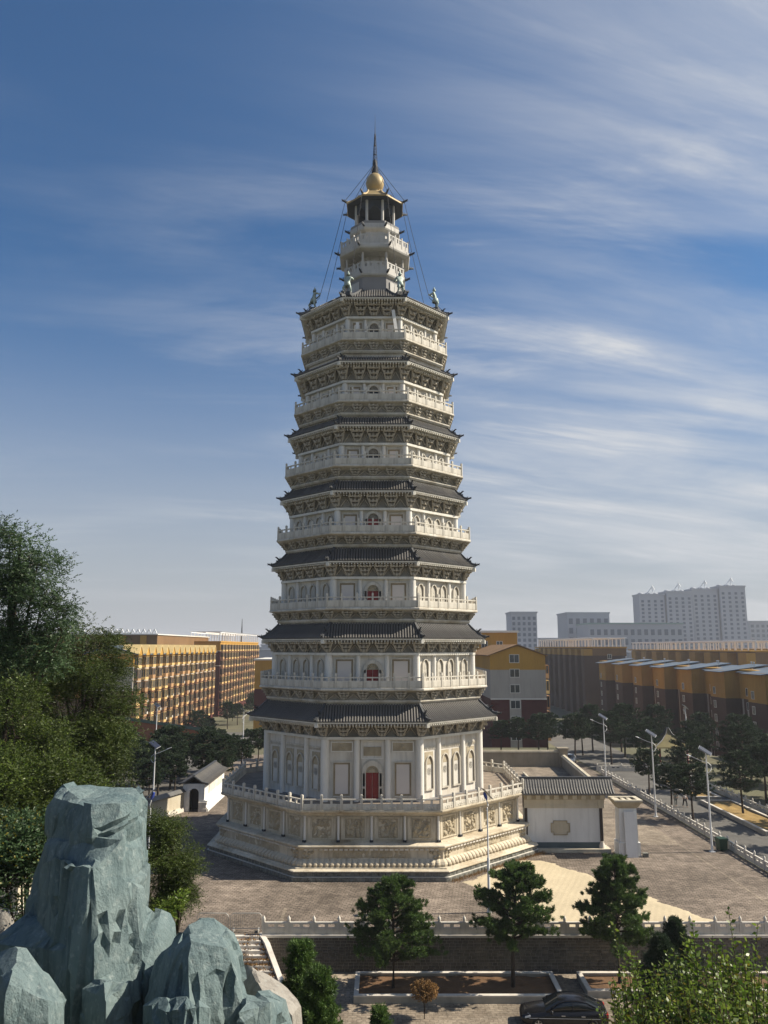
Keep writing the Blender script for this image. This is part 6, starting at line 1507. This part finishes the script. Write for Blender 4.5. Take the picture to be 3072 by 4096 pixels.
shoots('low dense leafy shrub under the brightest shrub', 2870, 3850, 10.8, .70, 60, 97)
shoots('low yellowish leafy shrub under the spike shrub', 2590, 3930, 11.2, .55, 50, 98)
shoots('low leafy shrub under the loose drooping shoots', 3050, 3880, 10.2, .55, 48, 99)
shoots('small leafy sprig in front of the yellowish low shrub', 2660, 4010, 10, .5, 42, 100)
# dry creepers on the stairs
rg = np.random.default_rng(3); n = 12000
sx = rg.uniform(-14, -5.7, n); k = rg.random(n); i_ = (k * 12); sy = 54.05 - .30 * (i_); zz = -2.2 + 2.17 * (12 - np.floor(i_)) / 12 + .02
ok = sx < (-7.95 + 2.05 * k); sx, sy, zz = sx[ok], sy[ok], zz[ok]; pat = np.array([mnoise.noise(Vector((a * .8, b_ * 1.1, 0))) for a, b_ in zip(sx, sy)]); ok = pat + rg.normal(size=len(sx)) * .15 > -.02; sx, sy, zz = sx[ok], sy[ok], zz[ok]
D = np.stack([rg.normal(size=len(sx)), rg.normal(size=len(sx)), rg.uniform(.1, 1.0, len(sx))], 1)
tag(link('dry_creepers', leaf_mesh('dry_creepers', np.stack([sx, sy, zz], 1), D, rg.uniform(.08, .22, len(sx)), .03, M['leaf_brown'])), 'dry brown creepers and litter scattered over the stone stairs', 'creepers', kind='stuff')
# weeds along the foot of the pagoda plinth (sunlit flank) 
n = 1500; th = R(-45); o = Vector((math.cos(th), math.sin(th))); ux_ = Vector((-math.sin(th), math.cos(th))); uu = rg.uniform(-6, 6.6, n); dd = 14.78 + np.abs(rg.normal(size=n)) * .22
P = np.stack([PG[0] + o.x * dd + ux_.x * uu, PG[1] + o.y * dd + ux_.y * uu, np.zeros(n)], 1)
tag(link('weeds', leaf_mesh('weeds', P, np.stack([rg.normal(size=n) * .35, rg.normal(size=n) * .35, np.ones(n)], 1), rg.uniform(.1, .38, n), .012, M['leaf_brown'])), 'dry weeds along the sunlit foot of the pagoda plinth', 'weeds', kind='stuff')
# ------------------------------------------------------------------ green-painted artificial rocks in the foreground
import bmesh
def rockmat(name, c1, c2, dark):
    m = bpy.data.materials.new(name); m.use_nodes = True; nt = m.node_tree; N = nt.nodes; L = nt.links
    b = N['Principled BSDF']; b.inputs['Roughness'].default_value = 0.72; b.inputs['Specular IOR Level'].default_value = 0.25
    tc = N.new('ShaderNodeTexCoord')
    def nz(scale, detail=6, rough=.6, mp=None):
        n = N.new('ShaderNodeTexNoise'); n.inputs['Scale'].default_value = scale; n.inputs['Detail'].default_value = detail; n.inputs['Roughness'].default_value = rough
        if mp:
            p = N.new('ShaderNodeMapping'); p.inputs['Scale'].default_value = mp; L.new(tc.outputs['Object'], p.inputs[0]); L.new(p.outputs[0], n.inputs['Vector'])
        else: L.new(tc.outputs['Object'], n.inputs['Vector'])
        return n.outputs['Fac']
    def rng(v, a, bb, lo=0, hi=1):
        r = N.new('ShaderNodeMapRange'); r.inputs['From Min'].default_value = a; r.inputs['From Max'].default_value = bb; r.inputs['To Min'].default_value = lo; r.inputs['To Max'].default_value = hi; L.new(v, r.inputs['Value']); return r.outputs[0]
    def mix(f, a, c, blend='MIX'):
        x = N.new('ShaderNodeMix'); x.data_type = 'RGBA'; x.blend_type = blend
        if isinstance(f, float): x.inputs[0].default_value = f
        else: L.new(f, x.inputs[0])
        for i, v in ((6, a), (7, c)):
            if isinstance(v, tuple): x.inputs[i].default_value = (*v, 1)
            else: L.new(v, x.inputs[i])
        return x.outputs[2]
    cur = mix(rng(nz(1.3), .35, .65), c1, c2)
    cur = mix(rng(nz(3.0, 7, .65, (2.5, 2.5, .35)), .48, .74, 0, .85), cur, dark)       # run-off streaks
    cur = mix(rng(nz(9, 5), .55, .78, 0, .5), cur, (0.36, 0.40, 0.385))                   # chipped pale specks
    L.new(cur, b.inputs['Base Color'])
    v = N.new('ShaderNodeTexVoronoi'); v.feature = 'DISTANCE_TO_EDGE'; v.inputs['Scale'].default_value = 1.0
    w = N.new('ShaderNodeMapping'); w.inputs['Scale'].default_value = (1.6, 1.6, .55); 
    ad = N.new('ShaderNodeVectorMath'); ad.operation = 'ADD'; n3 = N.new('ShaderNodeTexNoise'); n3.inputs['Scale'].default_value = 2.2; n3.inputs['Detail'].default_value = 5
    L.new(tc.outputs['Object'], n3.inputs['Vector']); L.new(tc.outputs['Object'], ad.inputs[0]); L.new(n3.outputs['Color'], ad.inputs[1]); L.new(ad.outputs[0], w.inputs[0]); L.new(w.outputs[0], v.inputs['Vector'])
    crack = rng(v.outputs['Distance'], 0.0, .03)
    b1 = N.new('ShaderNodeBump'); b1.inputs['Strength'].default_value = .22; b1.inputs['Distance'].default_value = .05; L.new(crack, b1.inputs['Height'])
    b2 = N.new('ShaderNodeBump'); b2.inputs['Strength'].default_value = .9; b2.inputs['Distance'].default_value = .09; L.new(nz(3.2, 9, .66, (1.3, 1.3, .8)), b2.inputs['Height']); L.new(b1.outputs[0], b2.inputs['Normal']); L.new(b2.outputs[0], b.inputs['Normal'])
    return m
M['rockgreen'] = rockmat('rockgreen', (0.100, 0.146, 0.154), (0.150, 0.196, 0.198), (0.046, 0.074, 0.082))
M['rockgrey'] = rockmat('rockgrey', (0.23, 0.21, 0.185), (0.30, 0.28, 0.25), (0.14, 0.125, 0.11))
def RP(cx, cy, Y): return Vector(AT(cx * .7535, 3050 + cy * .7535, Y))
def rock(label, chunks, m, seed, voxel=.034, amp=.06, extra=(), facet=.030):
    segs = []
    for ln in extra:
        w_ = [RP(a, b_, 13.0) for a, b_ in ln]; segs += [(w_[i].x, w_[i].z, w_[i + 1].x, w_[i + 1].z) for i in range(len(w_) - 1)]
    bm = bmesh.new()
    for ch in chunks:
        vs = [bm.verts.new(RP(*p)) for p in ch]
        r_ = bmesh.ops.convex_hull(bm, input=vs)
        bad = list({g for g in r_['geom_interior'] + r_['geom_unused'] if isinstance(g, bmesh.types.BMVert)})
        if bad: bmesh.ops.delete(bm, geom=bad, context='VERTS')
    me = bpy.data.meshes.new('rock'); bm.to_mesh(me); bm.free(); o = link('rock', me); me.materials.append(m)
    md = o.modifiers.new('remesh', 'REMESH'); md.mode = 'VOXEL'; md.voxel_size = voxel
    dg = bpy.context.evaluated_depsgraph_get(); ev = o.evaluated_get(dg); me2 = bpy.data.meshes.new_from_object(ev); o.modifiers.clear(); o.data = me2; bpy.data.meshes.remove(me)
    n = len(me2.vertices); co = np.empty(n * 3, np.float32); me2.vertices.foreach_get('co', co); co = co.reshape(-1, 3)
    no = np.empty(n * 3, np.float32); me2.vertices.foreach_get('normal', no); no = no.reshape(-1, 3)
    h = np.empty(n)
    for i in range(n):
        x, y, z = (float(q) for q in co[i]); p = Vector((x, y, z))
        big = mnoise.noise(Vector((x * .9 + seed, y * .9, z * .7))) * 1.5
        ledge = mnoise.noise(Vector((x * 1.8 + seed, y * 1.8, z * .45)))                    # tall flutes
        fl = abs(ledge); crease = -1.3 * max(0, .10 - fl) / .10                           # sharp vertical creases
        l2 = mnoise.noise(Vector((x * .8 + 9 + seed, y * .8, z * 2.4 + x * .8))); crease2 = -.8 * max(0, .06 - abs(l2)) / .06
        fine = mnoise.turbulence(Vector((x * 3.2, y * 3.2, z * 2.2 + seed)), 4, True) * .35
        cell = 0.0                                                                        # chiselled facets: one tilted plane per cell
        for sc, kk in ((.85, 1.7), (1.9, .55)):
            q = Vector((x * sc + .05 * ledge + seed, y * sc, z * sc * .55 + .06 * big)); pt = mnoise.voronoi(q)[1][0]
            g_ = mnoise.noise_vector(pt * 5.3); cell += kk * (g_.dot(q - pt) * 1.6 + .35 * g_.x)
        gro = 0.0                                                                         # long open cracks on the side towards the path
        if no[i][1] < .2:
            for (xa, za, xb, zb) in segs:
                L2 = (xb - xa) ** 2 + (zb - za) ** 2; t_ = max(0, min(1, ((x - xa) * (xb - xa) + (z - za) * (zb - za)) / L2)); dd_ = math.hypot(x - xa - t_ * (xb - xa) + .03 * ledge, z - za - t_ * (zb - za))
                gro = max(gro, math.exp(-(dd_ / .035) ** 2) * (.4 + .6 * math.sin(math.pi * min(1, t_ + .08))))
        h[i] = -gro * .11 / amp + big * .12 + crease * .30 + crease2 * .35 + fine * .25 + cell
    co2 = co + no * (amp * h)[:, None]; me2.vertices.foreach_set('co', co2.astype(np.float32).ravel())
    me2.update(); md = o.modifiers.new('facet', 'DECIMATE'); md.ratio = facet
    dg = bpy.context.evaluated_depsgraph_get(); me3 = bpy.data.meshes.new_from_object(o.evaluated_get(dg)); o.modifiers.clear(); o.data = me3; bpy.data.meshes.remove(me2); me2 = me3; me2.name = 'rock'
    me2.polygons.foreach_set('use_smooth', [True] * len(me2.polygons)); me2.update(); me2.set_sharp_from_angle(angle=R(25))
    b0 = Vector((float(co2[:, 0].mean()), float(co2[:, 1].mean()), float(co2[:, 2].min())))
    me2.transform(Matrix.Translation(-b0)); o.location = b0
    return tag(o, label, 'rock')
B = 1900   # photograph rows far below the frame, where the rocks run down into the hillside
rock('tall bluish-green painted rock pillar with deep vertical creases', [
    [(290, 190, 14.4), (350, 142, 14.6), (480, 120, 14.8), (735, 116, 14.7), (772, 145, 14.5), (485, 222, 13.45), (640, 215, 13.55), (742, 190, 13.9), (490, 405, 13.2), (480, 425, 13.3), (770, 300, 13.9), (240, 265, 14.5), (228, 425, 14.6), (300, 300, 14.5), (800, 330, 14.6), (800, 520, 14.6), (640, 420, 13.35), (780, 640, 14.7), (300, 520, 15.4), (720, 140, 15.6), (350, 160, 15.6)],
    [(225, 425, 14.3), (300, 372, 14.2), (480, 425, 13.35), (500, 555, 12.95), (640, 430, 13.35), (790, 430, 14.0), (800, 600, 14.2), (750, 780, 14.1), (165, 600, 14.5), (145, 800, 14.5), (500, 900, 12.85), (740, 760, 13.5), (735, 1150, 13.3), (500, 1100, 12.75), (430, 1400, 12.9), (735, 1450, 13.2), (90, 1000, 14.4), (500, B, 12.9), (760, B, 13.4), (60, B, 14.6), (300, 500, 15.6), (750, 500, 15.6), (400, B, 15.6)],
    [(250, 520, 13.7), (290, 500, 13.5), (350, 505, 13.2), (380, 545, 13.05), (375, 800, 12.95), (500, 560, 12.9), (240, 900, 13.6), (200, 560, 14.0), (380, 1300, 12.8), (180, 1300, 13.6), (360, B, 12.9), (150, B, 13.7), (330, 600, 14.4)],
    [(145, 800, 14.2), (90, 870, 14.0), (0, 925, 13.9), (-80, 960, 13.9), (240, 850, 13.7), (380, 1000, 12.95), (380, B, 12.9), (-80, B, 13.9), (100, B, 15.2), (100, 950, 15.2)],
    [(755, 775, 13.9), (830, 770, 14.1), (905, 800, 14.2), (935, 850, 14.2), (930, 900, 14.2), (740, 860, 13.5), (890, 980, 13.9), (770, 1150, 13.2), (840, 1100, 13.5), (770, B, 13.4), (930, B, 14), (850, 900, 15.2), (850, B, 15.2)],
    [(500, 1160, 12.7), (560, 1170, 12.4), (690, 1150, 12.75), (730, 1160, 13.0), (440, 1200, 12.6), (440, 1290, 12.5), (560, 1260, 12.2), (440, B, 12.4), (730, B, 12.7), (560, B, 12.1), (600, 1400, 13.6)],
], M['rockgreen'], 3.0, amp=.085, extra=[[(540, 800), (550, 900), (565, 1015)], [(612, 820), (600, 920), (590, 1010)], [(645, 790), (665, 960), (680, 1060), (668, 1140)], [(742, 470), (738, 800), (736, 1190)], [(372, 880), (380, 1100), (370, 1390)], [(495, 380), (540, 372), (640, 330)], [(485, 420), (580, 400), (680, 355)], [(250, 560), (245, 760), (230, 860)]])
rock('broad bluish-green painted rock hump before the dry stairs', [
    [(1000, 850, 12.9), (1055, 817, 13.1), (1140, 815, 13.2), (1185, 850, 13.2), (1250, 905, 13.2), (1292, 1000, 13.2), (900, 965, 12.8), (1010, 965, 12.2), (1200, 985, 12.35), (1330, 1210, 13.2), (1270, 1190, 12.3), (1000, 1020, 12.1), (820, 1050, 12.9), (775, 1240, 12.8), (760, 1390, 12.7), (1010, 1250, 11.9), (1270, 1400, 12.2), (1340, B, 13.0), (760, B, 12.8), (1010, B, 11.9), (1100, 850, 14.3), (1100, B, 14.4), (1250, B, 12.2)],
    [(975, 1245, 11.95), (850, 1250, 12.0), (770, 1290, 12.1), (880, 1320, 11.6), (990, 1260, 11.6), (1020, 1300, 11.5), (760, B, 12), (900, B, 11.4), (1060, B, 11.4), (900, 1300, 12.9), (1050, 1400, 12.6)],
    [(1330, 1215, 12.9), (1430, 1213, 13.0), (1510, 1270, 13.0), (1545, 1390, 13.0), (1300, 1260, 12.2), (1420, 1280, 12.2), (1265, 1330, 11.9), (1280, B, 11.9), (1560, B, 12.9), (1450, B, 12.1), (1400, 1250, 14.0), (1400, B, 14.0)],
    [(1020, 1290, 11.9), (1060, 1275, 11.8), (1110, 1300, 11.85), (1000, 1330, 11.7), (1110, B, 11.8), (1000, B, 11.6), (1060, 1330, 12.6)],
], M['rockgreen'], 8.0, amp=.075, extra=[[(1028, 985), (1022, 1100), (1026, 1215)], [(1110, 1000), (1130, 1100), (1140, 1195)], [(1340, 1310), (1352, 1400)], [(1265, 1000), (1262, 1200), (1268, 1390)], [(1500, 1290), (1530, 1400)]])
rock('low rounded bluish-green rock leaning at the shaded foot of the tall pillar', [
    [(-60, 1010, 11.9), (20, 985, 11.8), (100, 965, 11.7), (150, 985, 11.7), (165, 1030, 11.7), (270, 1170, 11.7), (352, 1270, 11.7), (60, 1140, 11.2), (40, 1180, 11.1), (255, 1260, 11.25), (352, 1400, 11.7), (260, 1400, 11.2), (20, 1300, 11.0), (350, B, 11.7), (0, B, 11.0), (-60, B, 11.6), (150, 1100, 12.8), (150, B, 12.8)]], M['rockgreen'], 5.0, amp=.04)
rock('smooth grey-brown boulder sloping away behind the broad rock hump', [
    [(1300, 1065, 14.6), (1340, 1085, 14.4), (1480, 1175, 14.4), (1560, 1235, 14.3), (1592, 1290, 14.2), (1597, 1390, 14.1), (1400, 1220, 13.6), (1550, 1340, 13.6), (1330, B, 14), (1600, B, 14), (1450, 1200, 15.6), (1450, B, 15.6), (1250, 1200, 14.4)]], M['rockgrey'], 12.0, amp=.03)
rock('small grey stone edge by the dark leafy shrub', [
    [(-60, 760, 17), (10, 765, 17), (50, 790, 17), (72, 835, 17), (20, 900, 16.8), (-60, 960, 16.8), (-60, 1300, 17), (60, 1300, 17), (0, 850, 18), (0, 1300, 18)]], M['rockgrey'], 15.0, amp=.03)
# ------------------------------------------------------------------ autumn haze over the city
hm = bpy.data.materials.new('haze'); hm.use_nodes = True; N = hm.node_tree.nodes; L = hm.node_tree.links; N.remove(N['Principled BSDF'])
pv_ = N.new('ShaderNodeVolumePrincipled'); pv_.inputs['Color'].default_value = (0.86, 0.90, 1.0, 1); pv_.inputs['Density'].default_value = 0.00022; pv_.inputs['Anisotropy'].default_value = 0.2
L.new(pv_.outputs[0], N['Material Output'].inputs['Volume'])
hb = MB().box(-6500, 6500, -2600, 9100, -3.5, 95).build('haze', hm); tag(hb, 'thin bluish haze lying over the whole city', 'haze', kind='stuff')
